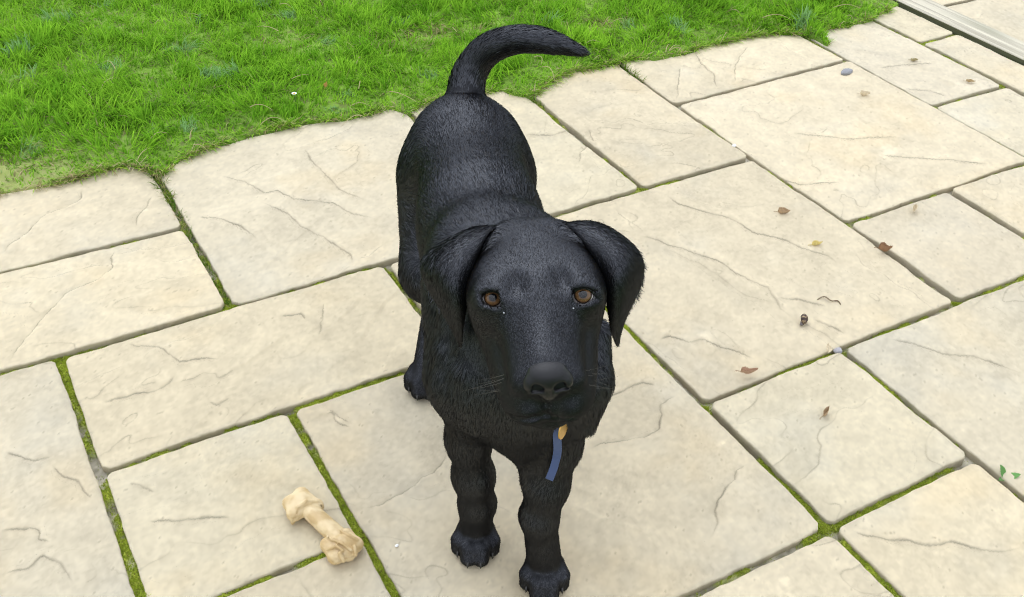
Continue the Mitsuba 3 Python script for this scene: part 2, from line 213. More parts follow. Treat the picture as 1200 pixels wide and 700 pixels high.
TONES = [(.502, .432, .298), (.512, .438, .296), (.484, .422, .298), (.510, .444, .306), (.492, .422, .290)]
seg_a = np.array([c[i] for c in CRACKS for i in range(len(c)-1)]); seg_b = np.array([c[i+1] for c in CRACKS for i in range(len(c)-1)])
seg_k = np.array([k for k, c in enumerate(CRACKS) for i in range(len(c)-1)]); seg_len = np.array([len(c)-1 for c in CRACKS])
seg_t = np.concatenate([np.arange(n)/n for n in seg_len])
def crack_field(X, Y, box):
    """(distance to the nearest riven line, side of it, how far along it) for the lines on this slab."""
    mid = (seg_a+seg_b)/2; on = (mid[:, 0] > box[0]-.01) & (mid[:, 0] < box[1]+.01) & (mid[:, 1] > box[2]-.01) & (mid[:, 1] < box[3]+.01)
    best, side, al = np.full(X.shape, 9.0), np.zeros(X.shape), np.zeros(X.shape)
    jx, jy = (N2(X*55, Y*55, 41, 3)-.5)*.010, (N2(X*55, Y*55, 47, 3)-.5)*.010
    for i in np.nonzero(on)[0]:
        a, b = seg_a[i], seg_b[i]; ab = b-a; l2 = ab@ab+1e-12
        px, py = X+jx-a[0], Y+jy-a[1]; t = np.clip((px*ab[0]+py*ab[1])/l2, 0, 1)
        dx, dy = px-t*ab[0], py-t*ab[1]; d = np.hypot(dx, dy); m = d < best
        best = np.where(m, d, best); side = np.where(m, np.sign(ab[0]*dy-ab[1]*dx), side); al = np.where(m, seg_t[i]+t/seg_len[seg_k[i]], al)
    return best, side, al
def make_slab(i, box):
    x0, x1, y0, y1 = box; rs = np.random.default_rng(100+i)
    mx, my = (x0+x1)/2, (y0+y1)/2; dist = np.linalg.norm(np.array([mx, my, 0])-eye)
    inview = i < 22 or 33 <= i < 35
    h = np.clip(.0021*dist, .0026, .0055) if inview else .012 if i < 36 else .008
    def line(a, b):
        n = max(int((b-a)/h), 4); e = np.array([0, .0006, .0018, .0036, .006]); return np.r_[a+e, np.linspace(a+.0085, b-.0085, n), (b-e)[::-1]]
    xs, ys = line(x0, x1), line(y0, y1); X, Y = np.meshgrid(xs, ys, indexing='ij')
    s = 60*i
    # uneven edges: the rim wanders, most at the very edge
    ed = np.minimum(np.minimum(X-x0, x1-X), np.minimum(Y-y0, y1-Y))
    fx = np.exp(-np.minimum(X-x0, x1-X)/.05)*np.where(X < mx, 1, -1); fy = np.exp(-np.minimum(Y-y0, y1-Y)/.05)*np.where(Y < my, 1, -1)
    wob = lambda u, k: (N2(u*9, u*0+s+k, 3, 3)-.42)*.010+(N2(u*60, u*0+s+k, 4, 2)-.5)*.0032
    PX = X+fx*np.where(X < mx, wob(Y, 1), wob(Y, 2)); PY = Y+fy*np.where(Y < my, wob(X, 3), wob(X, 4))
    # corners knocked off
    cx, cy = np.minimum(X-x0, x1-X), np.minimum(Y-y0, y1-Y); cr = np.clip(.009-np.hypot(cx, cy), 0, 1)*.45
    PX += cr*np.where(X < mx, 1, -1); PY += cr*np.where(Y < my, 1, -1)
    # riven top: gently terraced layers
    ang = rs.uniform(0, math.pi) if i not in (6, 10, 11) else .1+TURN; ca, sa = math.cos(ang), math.sin(ang)
    U, Vv = (X*ca+Y*sa)*rs.uniform(1.2, 2.0)+s, (-X*sa+Y*ca)*rs.uniform(3.0, 4.6)
    q = N2(U, Vv, 11, 5)*rs.uniform(5.5, 8)+(N2(X*30, Y*30, 12, 3)-.5)*.25
    fl = np.floor(q); fr = q-fl; keep = N2(U*1.3+7, Vv*.8, 13, 2)
    soft = sstep(.80, 1.0, fr)
    sharp = sstep(.5, .64, keep)*sstep(.045, .0, np.abs(fr-.93))
    z = (fl+soft)*.0021+(N2(X*11, Y*11, 14)-.5)*.0024+(N2(X*45, Y*45, 15, 3)-.5)*.0016
    cd, side, al = crack_field(X, Y, box)
    fade0 = sstep(0, .12, al)*sstep(1.0, .84, al); fade = fade0*.8+.2
    z += np.where(side > 0, 1, -.3)*.0016*np.exp(-cd/.03)*fade-.0012*np.exp(-(cd/.0024)**2)*fade
    z -= z.mean(); z += (X-mx)*rs.normal(0, .003)+(Y-my)*rs.normal(0, .003)+rs.normal(0, .0010)
    R = .0018+.0030*N2(PX*25, PY*25, 16, 2)**2; k = np.clip(1-ed/R, 0, 1); z -= (1-np.sqrt(np.maximum(1-k*k, 0)))*R*.9
    # colour: warm buff stone, blotches, greyer wear, dirt and painted-in ledge shade in the lines, dirt at the rim
    base = np.array(TONES[i % 5])*(1+rs.normal(0, .02))
    if i in (6, 10, 11, 8, 7): base = base*np.array([.965, .97, .995])
    b1, b2, b3 = N2(X*4+s, Y*4, 17), N2(X*22+s, Y*22, 18, 5), N2(X*150, Y*150, 19, 3)
    c = base*(1+.22*(b1-.5)+.34*(b2-.5)+.42*(b3-.5))[..., None]
    c = c*lerp([1, 1, 1], [.95, .98, 1.04], sstep(.5, .75, N2(X*6+s, Y*6+40, 20)))
    c = c*lerp([1, 1, 1], [1.03, 1.0, .95], sstep(.52, .75, N2(X*8+s, Y*8+80, 22)))
    pale = sstep(.66, .76, N2(X*22+s, Y*22, 23))*sstep(.5, .65, N2(X*5+s, Y*5, 24)); c = lerp(0, 1, np.zeros_like(X)).reshape(X.shape+(1,))*0+c*(1+.22*pale)[..., None]
    lay = np.modf(np.abs(np.sin(fl*12.9898+i*78.233))*43758.5453)[0]; lay2 = np.modf(np.abs(np.sin((fl+1)*12.9898+i*78.233))*43758.5453)[0]
    lt = lay*(1-soft)+lay2*soft; c = c*(1+.11*(lt-.5)*sstep(.25, .5, keep))[..., None]*(1+np.where(side > 0, .035, -.035)*np.exp(-cd/.035)*fade0)[..., None]
    gq = np.hypot(np.gradient(q, axis=0)/np.maximum(np.gradient(X, axis=0), 1e-6), np.gradient(q, axis=1)/np.maximum(np.gradient(Y, axis=1), 1e-6))+.5
    # where the line runs on this slab: signed distance to it, and how strongly it shows
    td = np.where(np.abs(fr-.93) < .25, (fr-.93)/gq, .02); ts = .6*sstep(.36, .52, keep)*sstep(.33, .55, N2(X*13, Y*13, 25, 2))
    crk = cd < .010; sd = np.where(crk, side*cd, np.clip(td, -.02, .02)); stg = np.where(crk, fade0*sstep(.0098, .006, cd), ts*sstep(.011, .018, cd))
    uvs = np.stack([sd, stg], -1).reshape(-1, 2)
    rim = np.exp(-ed/.004)*.26*(.4+N2(X*20, Y*20, 26)); c = c*(1-rim)[..., None]+np.array([.23, .225, .16])*rim[..., None]
    pits = (b3 > .70) & (N2(X*300, Y*300, 28, 1) > .6); c = np.where(pits[..., None], c*.72, c)
    nu, nv = X.shape; P = np.stack([PX, PY, z], -1)
    # skirt
    ring = np.r_[np.arange(nu)*nv, (nu-1)*nv+np.arange(1, nv), np.arange(nu-2, -1, -1)*nv+nv-1, np.arange(nv-2, 0, -1)]
    top = P.reshape(-1, 3); C = c.reshape(-1, 3); low = top[ring].copy(); low[:, 2] = -.038
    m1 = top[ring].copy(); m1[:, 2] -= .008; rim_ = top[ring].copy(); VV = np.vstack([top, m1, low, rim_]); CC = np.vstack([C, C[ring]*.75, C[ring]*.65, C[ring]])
    n0, n1 = len(top), len(ring); a = np.arange(n1); b = (a+1) % n1
    q = grid_faces(nu, nv); sk = np.vstack([np.stack([n0+2*n1+b, n0+2*n1+a, n0+a, n0+b], 1), np.stack([n0+b, n0+a, n0+n1+a, n0+n1+b], 1)])
    return VV, np.vstack([q, sk]), CC, np.vstack([uvs, *[uvs[ring]*0+[.02, 0]]*3])
def bed_z(x, y):
    lum = N2(x*70, y*70, 51, 3); return -.0155+.008*(N2(x*5, y*5, 52)-.4)+.006*(lum-.5)
def moss_amount(x, y):
    return sstep(.455, .565, .55*N2(x*7, y*7, 53, 3)+.45*N2(x*42, y*42, 59, 3)+.05*(y < 1.6)*(x < 1.2)-.005*(x > 1.45))
bx0, bx1, by0, by1 = -.87, 2.515, .05, EDGE_Y+.004
strips = []
def bed():
    parts, cols = [], []
    def strip(xa, xb, ya, yb, fine):
        n1, n2 = (np.clip(int((b-a)/fine), 3, 900) for a, b in ((xa, xb), (ya, yb)))
        X, Y = np.meshgrid(np.linspace(xa, xb, n1), np.linspace(ya, yb, n2), indexing='ij'); Z = bed_z(X, Y); m = moss_amount(X, Y)
        Z = Z+m*(.004+.010*N2(X*110, Y*110, 54, 2)-.002)
        c = lerp([.44, .40, .31], [.18, .165, .115], sstep(.3, .7, N2(X*60, Y*60, 55))); g = lerp([.13, .17, .02], [.42, .47, .06], sstep(.25, .75, N2(X*70, Y*70, 56, 3)))
        c = c*(1-m)[..., None]+g*m[..., None]
        parts.append((np.stack([X, Y, Z], -1).reshape(-1, 3), grid_faces(n1, n2))); cols.append(c.reshape(-1, 3)); strips.append((xa, xb, ya, yb))
    e = .009
    joined = set()
    for a, b, c, d in RECTS:                       # the joints are what lies along the slabs' sides
        for k in range(c, d):
            for g in (a, b): joined.add(('x', g, k))
        for k in range(a, b):
            for g in (c, d): joined.add(('y', g, k))
    for t, g, k in sorted(joined):
        if t == 'x': strip(GX[g]-e-.002, GX[g]+e+.002, GY[k]-.004, GY[k+1]+.004, .0030)
        elif g < 7: strip(GX[k]-.004, GX[k+1]+.004, GY[g]-e-.002, GY[g]+e+.002, .0030)
    strip(2.512-.004, 2.53, .9, EDGE_Y, .004); strip(2.38, 2.52, 1.835, 1.865, .004); strip(2.372, 2.39, .9, EDGE_Y, .004)
    return join2(parts), np.vstack(cols)
def join2(parts):
    o, VV, FF = 0, [], []
    for v, f in parts: VV.append(v); FF.append(f+o); o += len(v)
    return np.vstack(VV), np.vstack(FF)
m_, c_ = bed()
# a full base under everything, and the joint filling on it
base = trimesh.creation.box(bounds=[[bx0, by0, -.044], [3.51, EDGE_Y, -.040]])
scene['base_mortar'] = pr((.16, .145, .11), .9, .1)
put('patio', base, 'base_mortar', False, kind='structure')
put('patio__joint_filling', m_, 'mortar', True, color=c_, kind='stuff')
for i, box in enumerate(SLABS):
    v, f, c, uv_ = make_slab(i, box)
    put('patio__paving_slab', (v, f), 'riven_stone', True, color=c, uv=uv_)
def moss():
    out = []; xs, ys, ws = [], [], []
    for xa, xb, ya, yb in strips:
        n = int((xb-xa)*(yb-ya)*1.15e6/1.0); xs.append(rg.uniform(xa, xb, n)); ys.append(rg.uniform(ya, yb, n))
    x, y = np.concatenate(xs), np.concatenate(ys); m = moss_amount(x, y)
    ok = (rg.random(len(x)) < m*.9+.015) & (y < 1.95+.1) & (rg.random(len(x)) < np.clip(1.7-.6*np.hypot(x, y), .25, 1)); x, y, m = x[ok], y[ok], m[ok]; n = len(x)
    z = bed_z(x, y)+m*(.004+.010*N2(x*110, y*110, 54, 2)-.002)-.001
    col = lerp([.18, .25, .02], [.52, .60, .07], np.clip(N2(x*45, y*45, 57)+rg.normal(0, .15, n), 0, 1))
    brown = rg.random(n) < .08; col = np.where(brown[:, None], [.22, .17, .08], col)
    return blades(x, y, z, rg.uniform(.002, .0052, n), rg.uniform(.0007, .0016, n), rg.uniform(0, 6.28, n), np.abs(rg.normal(.4, .4, n)), rg.uniform(0, 1.2, n), col, 9, seg=2)
V, F, C = moss()
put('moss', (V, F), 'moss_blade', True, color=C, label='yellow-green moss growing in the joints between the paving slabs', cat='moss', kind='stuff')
# grass creeping along the joints near the lawn, and a few dry bits in the joints
def joint_grass():
    x, y = [], []
    for gx_, ya, n in ((.333, 1.56, 620), (1.2385, 1.98, 160), (1.5385, 1.99, 260), (2.112, 1.99, 220)):
        yy = EDGE_Y-.02-(EDGE_Y-.02-ya)*rg.random(n)**2.2; x.append(gx_+rg.normal(0, .004, n)); y.append(yy)
    x, y = np.concatenate(x), np.concatenate(y); n = len(x); f = sstep(1.7, 2.1, y)
    col = lerp([.08, .17, .02], [.2, .30, .04], rg.random(n)); dry = rg.random(n) < .25; col = np.where(dry[:, None], [.42, .37, .18], col)
    return blades(x, y, np.full(n, -.008), rg.uniform(.008, .016, n)*(1+1.2*f), rg.uniform(.0012, .0022, n), rg.uniform(0, 6.28, n), rg.uniform(.2, 1.1, n), rg.uniform(.2, 1.2, n), col, 12)
V, F, C = joint_grass()
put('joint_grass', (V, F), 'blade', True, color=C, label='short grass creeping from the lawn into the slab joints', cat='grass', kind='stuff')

# ------------------------------------------------------------------ timber edging
def timber():
    x0, x1, ya, yb, zt = 2.5320, 2.6300, -.6, 5.0, .010
    ys = np.linspace(ya, yb, 180); prof = np.array([[x0, -.04], [x0, zt-.0015], [x0+.0015, zt], [x0+.03, zt+.0003], [x0+.06, zt-.0003], [x1-.0015, zt], [x1, zt-.0015], [x1, -.04]])
    V = []
    for y in ys:
        w = (meshkit.noise(np.array([y*3.0, 1.5, 0.2]))-.5)*.004
        V.append(np.stack([prof[:, 0]+w, np.full(len(prof), y), prof[:, 1]+w*.4], 1))
    V = np.array(V); return V.reshape(-1, 3), grid_faces(len(ys), len(prof))[:, ::-1]
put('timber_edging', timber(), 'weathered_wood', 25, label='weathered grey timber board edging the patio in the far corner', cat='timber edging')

# ------------------------------------------------------------------ small things on the paving
def leaf(L, w, curl, cup, seed, col, tip=(.6, .5), stem=.3):
    """A curled fallen leaf on a grid, with a stalk; lies with its middle near the origin."""
    nu, nv = 15, 9; u = np.linspace(0, 1, nu)[:, None]; v = np.linspace(-1, 1, nv)[None]; r = np.random.default_rng(seed)
    half = w*np.sin(np.pi*np.clip(u, 0, 1)**tip[0])**.8*(1-.18*np.abs(np.sin(u*19+seed)))*.5+.0003
    x = (u-.5)*L+0*v; y = half*v; z = cup*(v**2)*half*1.6+curl*L*(u-.45)**2*1.7+.0012*np.sin(v*5+u*9+seed)-.0009*(1-np.abs(v))
    y = y*(1-.35*cup*np.abs(v)); th = curl*1.2*(u-.5); P = np.stack([x*np.cos(th*.4), y, z], -1)
    P += (meshkit.fbm(P*300+seed*7, 2)[..., None]-.5)*[0, 0, .0022]
    V = P.reshape(-1, 3); c = np.array(col)*(1+.5*(meshkit.fbm(V*350+seed, 3)-.5))[:, None]*(1-.25*np.exp(-(np.tile(v, (nu, 1)).ravel()/.14)**2))[:, None]
    F = grid_faces(nu, nv); F = np.vstack([F[:, [0, 1, 2]], F[:, [0, 2, 3]]])
    e = P[0, nv//2]; t = np.linspace(0, 1, 6)[:, None]; sv, sf = tube(e+t*[-L*stem, L*.10, .002]+np.array([0, 0, .0])-t**2*[0, 0, .003], .0006, 5)
    V2, F2 = join([(V, F), (sv, sf)]); c2 = np.vstack([c, np.tile(np.array(col)*.8, (len(sv), 1))]); V2[:, 2] -= V2[:, 2].min(); return V2, F2, np.clip(c2, 0, 1)
def place(v, x, y, z, rot): c, s = math.cos(rot), math.sin(rot); return v@np.array([[c, s, 0], [-s, c, 0], [0, 0, 1.0]])+[x, y, z]
def put_leaf(x, y, rot, z, lab, *a, **k):
    v, f, c = leaf(*a, **k); put('fallen_leaf', (place(v, x, y, z, rot), f), 'leaf_tissue', True, color=c, label=lab, cat='leaf')
BR, PK, YE, CR, TN = (.32, .19, .11), (.46, .30, .20), (.66, .55, .22), (.66, .57, .41), (.44, .32, .20)
put_leaf(1.0502, .9746, -.35, .0015, 'pinkish brown curled leaf beside the mossy joint, nearest the dog', .031, .014, .5, .9, 1, PK)
put_leaf(1.2148, .9578, .9, .0040, 'cream petal-like leaf standing in the joint next to a grey stone', .024, .013, .3, .5, 2, CR, stem=.1)
put_leaf(1.097, .8364, .45, .0015, 'brown curled leaf with a thin stalk alone on the square slab', .022, .013, .9, 1.2, 3, TN, stem=.55)
put_leaf(1.4443, 1.3399, -.5, .0015, 'small brown ragged leaf on the big slab, farther from the dog than the yellow leaf', .026, .016, .6, 1.0, 4, TN)
put_leaf(1.426, 1.2184, -.2, .0015, 'pale yellow leaf on the big slab beside the dog', .024, .013, .4, .7, 5, YE)
put_leaf(1.5309, 1.1381, -.6, .0020, 'reddish brown crumpled leaf lying across a pale stone joint', .027, .018, .8, 1.2, 6, BR)
put_leaf(1.7008, 1.2214, .6, .0015, 'beige withered leaf on the small right-hand slab', .027, .016, .5, 1.0, 7, CR)
put_leaf(1.9974, 1.6717, -.4, .0015, 'pale cream leaf in the middle of the large far slab, near a dark pebble', .026, .016, .5, .9, 8, CR)
put_leaf(2.2707, 1.7675, -.3, .0015, 'flat ochre leaf on the far slab in front of the timber board', .022, .013, .2, .4, 9, (.36, .30, .16))
put_leaf(2.3065, 1.607, -.6, .0015, 'flat tan leaf near the corner of the far narrow slab row', .024, .014, .2, .4, 10, (.42, .31, .17))
put_leaf(.7908, 2.2521, 1.1, .030, 'small yellow-brown leaf caught in the lawn behind the paving edge', .024, .014, .5, .7, 11, (.48, .30, .10))
def lump(r, seed, amp=.25, sub=3):
    m = trimesh.creation.icosphere(sub, 1.0); v = np.array(m.vertices); n = meshkit.fbm(v*1.6+seed*11+50, 3)
    v = v*(1+amp*2*(n-.5))[:, None]*np.array(r); v[:, 2] = np.maximum(v[:, 2], -.6*r[2]); return v, np.array(m.faces)
v, f = lump((.021, .012, .007), 1); put('pebble', (place(v, 2.0515, 1.7926, .004, .2), f), 'pebble_stone', True, color=lerp([.17, .17, .18], [.30, .30, .30], meshkit.fbm(v*400, 3)), label='flat dark grey pebble near the far corner of the large slab', cat='pebble')
v, f = lump((.008, .007, .006), 4); put('pebble', (place(v, 1.2326, .9511, -.001, .2), f), 'pebble_stone', True, color=lerp([.26, .25, .26], [.42, .40, .40], meshkit.fbm(v*400, 3)), label='small mauve grey stone in the joint beside the cream leaf', cat='pebble')
# snail: coiled shell and foot
def snail():
    t = np.linspace(0, 2.6*2*np.pi, 90); r = .0009*np.exp(t*.105); R = r*1.35
    p = np.stack([R*np.cos(t), R*np.sin(t), .0072-.00042*t*.9], 1); return tube(p, r, 10)
v, f = snail(); r_s = np.array([[1, 0, 0], [0, math.cos(.9), -math.sin(.9)], [0, math.sin(.9), math.cos(.9)]]); v = v@r_s.T; v[:, 2] -= v[:, 2].min()
put('snail__shell', (place(v, 1.2318, 1.0409, .003, .6), f), 'pebble_stone', True, color=np.clip(lerp([.05, .035, .03], [.30, .22, .13], (meshkit.fbm(v*500+3, 2) > .55).astype(float)), 0, 1))
fv, ff = lump((.011, .004, .003), 6, .15, 3); put('snail__foot', (place(fv, 1.2318-.003, 1.0409-.002, .003, .5), ff), pr((.10, .08, .07), .35))
tag('snail', 'small dark snail at the end of a riven line on the big slab', 'snail')
tp = np.array([[0, 0, .002], [.008, .006, .003], [.016, .004, .005], [.024, -.004, .003], [.034, -.002, .002], [.040, -.012, .001]])
v, f = tube(CubicSpline(np.arange(6), tp)(np.linspace(0, 5, 30)), .0011, 6)
put('twig', (place(v, 1.300, 1.078, .0012, -.5), f), pr((.17, .12, .07), .7), True, label='curly dry twig on the big slab above the snail', cat='twig')
for x, y, sx, lab in ((1.5342, 1.6148, .0058, 'white flake of stone in the joint between two far slabs'), (.369, .9166, .0028, 'tiny white crumb on the slab between the chew bone and the paw')):
    v, f = lump((sx, sx*.8, sx*.5), 9, .3, 2); put('stone_chip', (place(v, x, y, .0025, .4), f), 'white_chip', 30, label=lab, cat='stone chip')
# weed in the right-hand joint
def weed():
    parts, cols = [], []
    for k, (az, L, w, tilt) in enumerate(((1.9, .026, .017, .55), (-.5, .024, .013, .95), (-1.4, .018, .010, 1.1), (.7, .016, .009, 1.0), (3.1, .018, .009, 1.1))):
        nu, nv = 9, 5; u = np.linspace(0, 1, nu)[:, None]; vv = np.linspace(-1, 1, nv)[None]; half = w/2*np.sin(np.pi*(u*.93+.05)**.8)+0*vv
        r = u*L; px = r*math.sin(tilt)+.001; pz = r*math.cos(tilt)+.0016*np.abs(vv)-.012*u**2*math.sin(tilt)*.5
        P = np.stack([px*math.cos(az)-half*vv*math.sin(az), px*math.sin(az)+half*vv*math.cos(az), pz+0*vv], -1).reshape(-1, 3)
        q = grid_faces(nu, nv); parts.append((P, np.vstack([q[:, [0, 1, 2]], q[:, [0, 2, 3]]]))); cols.append(np.tile(np.array([.13, .27, .085])*(1+.25*math.sin(k*2.3)), (len(P), 1)))
    return parts, cols
wp, wc = weed()
for (v, f), c in zip(wp, wc): put('weed__leaf', (v+[1.2535, .602, -.006], f), 'leaf_tissue', True, color=c)
tag('weed', 'small weed with rounded green leaves sprouting from a slab joint', 'weed')
# daisy in the grass
dz = lawn_z(np.array([.7]), np.array([2.2176]))[0]+.034
for k in range(12):
    a = k*2*math.pi/12; u = np.linspace(0, 1, 5)[:, None]; vv = np.array([[-1., 0, 1]]); half = .0014*np.sin(np.pi*(u*.85+.1))+0*vv; rr = .0016+u*.0052+0*vv
    P = np.stack([rr*math.cos(a)-half*vv*math.sin(a), rr*math.sin(a)+half*vv*math.cos(a), .0015*u+0*vv], -1).reshape(-1, 3)+[.6998, 2.2176, dz]
    put('daisy__petal', (P, grid_faces(5, 3)), 'white_chip', True)
v, f = lump((.0022, .0022, .0015), 2, .1, 2); put('daisy__disc', (v+[.6998, 2.2176, dz+.001], f), pr((.65, .42, .03), .7), True)
v, f = tube(np.array([[.704, 2.22, dz-.036], [.702, 2.219, dz-.018], [.6998, 2.2176, dz]]), .0009, 6); put('daisy__stem', (v, f), pr((.10, .2, .04), .6), True)
tag('daisy', 'single white daisy in the grass near the patio edge', 'daisy')

# ------------------------------------------------------------------ smooth solids from distance fields
def rcone(a,b,r1,r2):
    a=np.array(a,float);b=np.array(b,float);ba=b-a;l2=ba@ba;rr=r1-r2;a2=l2-rr*rr;il2=1/l2
    def f(p):
        pa=p-a;y=pa@ba;z=y-l2
        w=pa*l2-y[:,None]*ba;x2=(w*w).sum(1);y2=y*y*l2;z2=z*z*l2
        k=np.sign(rr)*rr*rr*x2
        d=(np.sqrt(np.maximum(x2*a2*il2,0))+y*rr)*il2-r1
        d=np.where(np.sign(z)*a2*z2>k,np.sqrt(x2+z2)*il2-r2,d)
        d=np.where((np.sign(y)*a2*y2<k)&~(np.sign(z)*a2*z2>k),np.sqrt(x2+y2)*il2-r1,d)
        return d
    f.lo=np.minimum(a-r1,b-r2);f.hi=np.maximum(a+r1,b+r2);return f
def rot(ax=0,ay=0,az=0):
    ax,ay,az=np.radians([ax,ay,az])
    X=np.array([[1,0,0],[0,np.cos(ax),-np.sin(ax)],[0,np.sin(ax),np.cos(ax)]])
    Y=np.array([[np.cos(ay),0,np.sin(ay)],[0,1,0],[-np.sin(ay),0,np.cos(ay)]])
    Z=np.array([[np.cos(az),-np.sin(az),0],[np.sin(az),np.cos(az),0],[0,0,1]])
    return Z@Y@X
def ell(c,r,M=None):
    c=np.array(c,float);r=np.array(r,float);M=np.eye(3) if M is None else M
    def f(p):
        q=(p-c)@M
        k0=np.linalg.norm(q/r,axis=1);k1=np.linalg.norm(q/r**2,axis=1)
        return np.where(k1>1e-9,k0*(k0-1)/np.maximum(k1,1e-9),-r.min())
    e=np.sqrt(((M*r)**2).sum(1));f.lo=c-e;f.hi=c+e;return f
def rbox(c,b,r,M):
    c=np.array(c,float);b=np.array(b,float)-r
    def f(p):
        q=np.abs((p-c)@M)-b
        return np.linalg.norm(np.maximum(q,0),axis=1)+np.minimum(q.max(1),0)-r
    e=np.abs(M)@(b+r);f.lo=c-e;f.hi=c+e;return f
class Field:
    """Smooth union / subtraction of primitives, applied in order."""
    def __init__(s):s.ops=[]
    def add(s,f,k=.02):s.ops.append((f,k,1));return s
    def cut(s,f,k=.005):s.ops.append((f,k,-1));return s
    def __call__(s,p):
        d=np.full(len(p),1.0)
        for f,k,sg in s.ops:
            m=k+.03
            i=np.nonzero(((p>f.lo-m)&(p<f.hi+m)).all(1))[0]
            if not len(i):continue
            a=d[i];b=f(p[i])
            if sg>0:
                h=np.maximum(k-np.abs(a-b),0)/k;d[i]=np.minimum(a,b)-h*h*k*.25
            else:
                b=-b;h=np.maximum(k-np.abs(a-b),0)/k;d[i]=np.maximum(a,b)+h*h*k*.25
        return d
    def box(s):
        L=np.min([f.lo for f,k,g in s.ops if g>0],0);H=np.max([f.hi for f,k,g in s.ops if g>0],0);return L-.02,H+.02
def surface_nets(F,lo,hi,h):
    n=np.ceil((hi-lo)/h).astype(int)+1
    G=np.stack(np.meshgrid(*[lo[k]+h*np.arange(n[k]) for k in range(3)],indexing='ij'),-1).reshape(-1,3)
    D=F(G).reshape(n);ins=D<0
    c=np.zeros(n-1,int)
    for o in np.ndindex(2,2,2):c+=ins[o[0]:n[0]-1+o[0],o[1]:n[1]-1+o[1],o[2]:n[2]-1+o[2]]
    act=(c>0)&(c<8);idx=-np.ones(n-1,int);cells=np.argwhere(act);idx[act]=np.arange(len(cells))
    acc=np.zeros((len(cells),3));cnt=np.zeros(len(cells))
    cor=list(np.ndindex(2,2,2))
    for i,a in enumerate(cor):
        for b in cor[i+1:]:
            if sum(abs(x-y) for x,y in zip(a,b))!=1:continue
            da=D[tuple((cells+a).T)];db=D[tuple((cells+b).T)]
            m=(da<0)!=(db<0);t=np.where(m,da/np.where(m,da-db,1),0)
            acc+=np.where(m[:,None],np.array(a)+t[:,None]*(np.array(b)-np.array(a)),0);cnt+=m
    V=lo+h*(cells+acc/cnt[:,None])
    Fs=[]
    for ax in range(3):
        u,v=(ax+1)%3,(ax+2)%3
        sl=[slice(1,n[k]-1) for k in range(3)];sl[ax]=slice(0,n[ax]-1);s2=list(sl);s2[ax]=slice(1,n[ax])
        A=ins[tuple(sl)];Bv=ins[tuple(s2)];e=np.argwhere(A!=Bv);off=np.array([1,1,1]);off[ax]=0;e=e+off
        fl=A[A!=Bv]
        eu=np.eye(3,dtype=int)[u];ev=np.eye(3,dtype=int)[v]
        q=np.stack([idx[tuple((e-eu-ev).T)],idx[tuple((e-ev).T)],idx[tuple(e.T)],idx[tuple((e-eu).T)]],1)
        q[~fl]=q[~fl][:,::-1];Fs.append(q)
    q=np.vstack(Fs);f=np.vstack([q[:,[0,1,2]],q[:,[0,2,3]]])
    return V,f
def grad(F,p,e=4e-4):
    T=np.array([[1,1,1],[1,-1,-1],[-1,1,-1],[-1,-1,1]]);return sum(t*F(p+t*e)[:,None] for t in T)/(4*e)
def project(F,V,it=3):
    for _ in range(it):
        d=F(V);g=grad(F,V);n=(g*g).sum(1)
        V=V-np.clip(d/np.maximum(n,.2),-.004,.004)[:,None]*g
    return V
def subdiv(V,f):
    m=trimesh.Trimesh(V,f,process=False).subdivide();return np.array(m.vertices),np.array(m.faces)

def refine(V,f,mark):
    """Split every edge whose two ends are marked (red-green, without cracks)."""
    e=np.sort(np.vstack([f[:,[0,1]],f[:,[1,2]],f[:,[2,0]]]),1);ue,inv=np.unique(e,axis=0,return_inverse=True)
    sp=mark[ue].all(1);mid=-np.ones(len(ue),int);mid[sp]=len(V)+np.arange(sp.sum())
    V2=np.vstack([V,V[ue[sp]].mean(1)]);M=mid[inv.reshape(3,-1).T]      # per face: mids of ab, bc, ca
    c=(M>=0).sum(1);out=[f[c==0]]
    k=c==3;F,m=f[k],M[k];out+=[np.stack([F[:,0],m[:,0],m[:,2]],1),np.stack([m[:,0],F[:,1],m[:,1]],1),np.stack([m[:,2],m[:,1],F[:,2]],1),m]
    for r in range(3):
        a,b,d=r,(r+1)%3,(r+2)%3
        k=(c==1)&(M[:,a]>=0);F,m=f[k],M[k];out+=[np.stack([F[:,a],m[:,a],F[:,d]],1),np.stack([m[:,a],F[:,b],F[:,d]],1)]
        k=(c==2)&(M[:,a]<0);F,m=f[k],M[k]      # b-d and d-a split, a-b whole
        out+=[np.stack([F[:,a],F[:,b],m[:,b]],1),np.stack([F[:,a],m[:,b],m[:,d]],1),np.stack([m[:,d],m[:,b],F[:,d]],1)]
    return V2,np.vstack(out)
def mesh_sdf(F,h,levels=(None,)):
    """levels: for each further split, None (everywhere) or a function of the vertices that says where."""
    lo,hi=F.box();V,f=surface_nets(F,lo,hi,h);V=project(F,V,3)
    for w in levels:
        V,f=refine(V,f,np.ones(len(V),bool) if w is None else w(V));V=project(F,V,1)
    m=trimesh.Trimesh(V,f,process=False)
    c=trimesh.graph.connected_component_labels(m.edges_unique,len(V));b=np.bincount(c).argmax()
    m.update_faces(c[m.faces[:,0]]==b);m.remove_unreferenced_vertices();return m


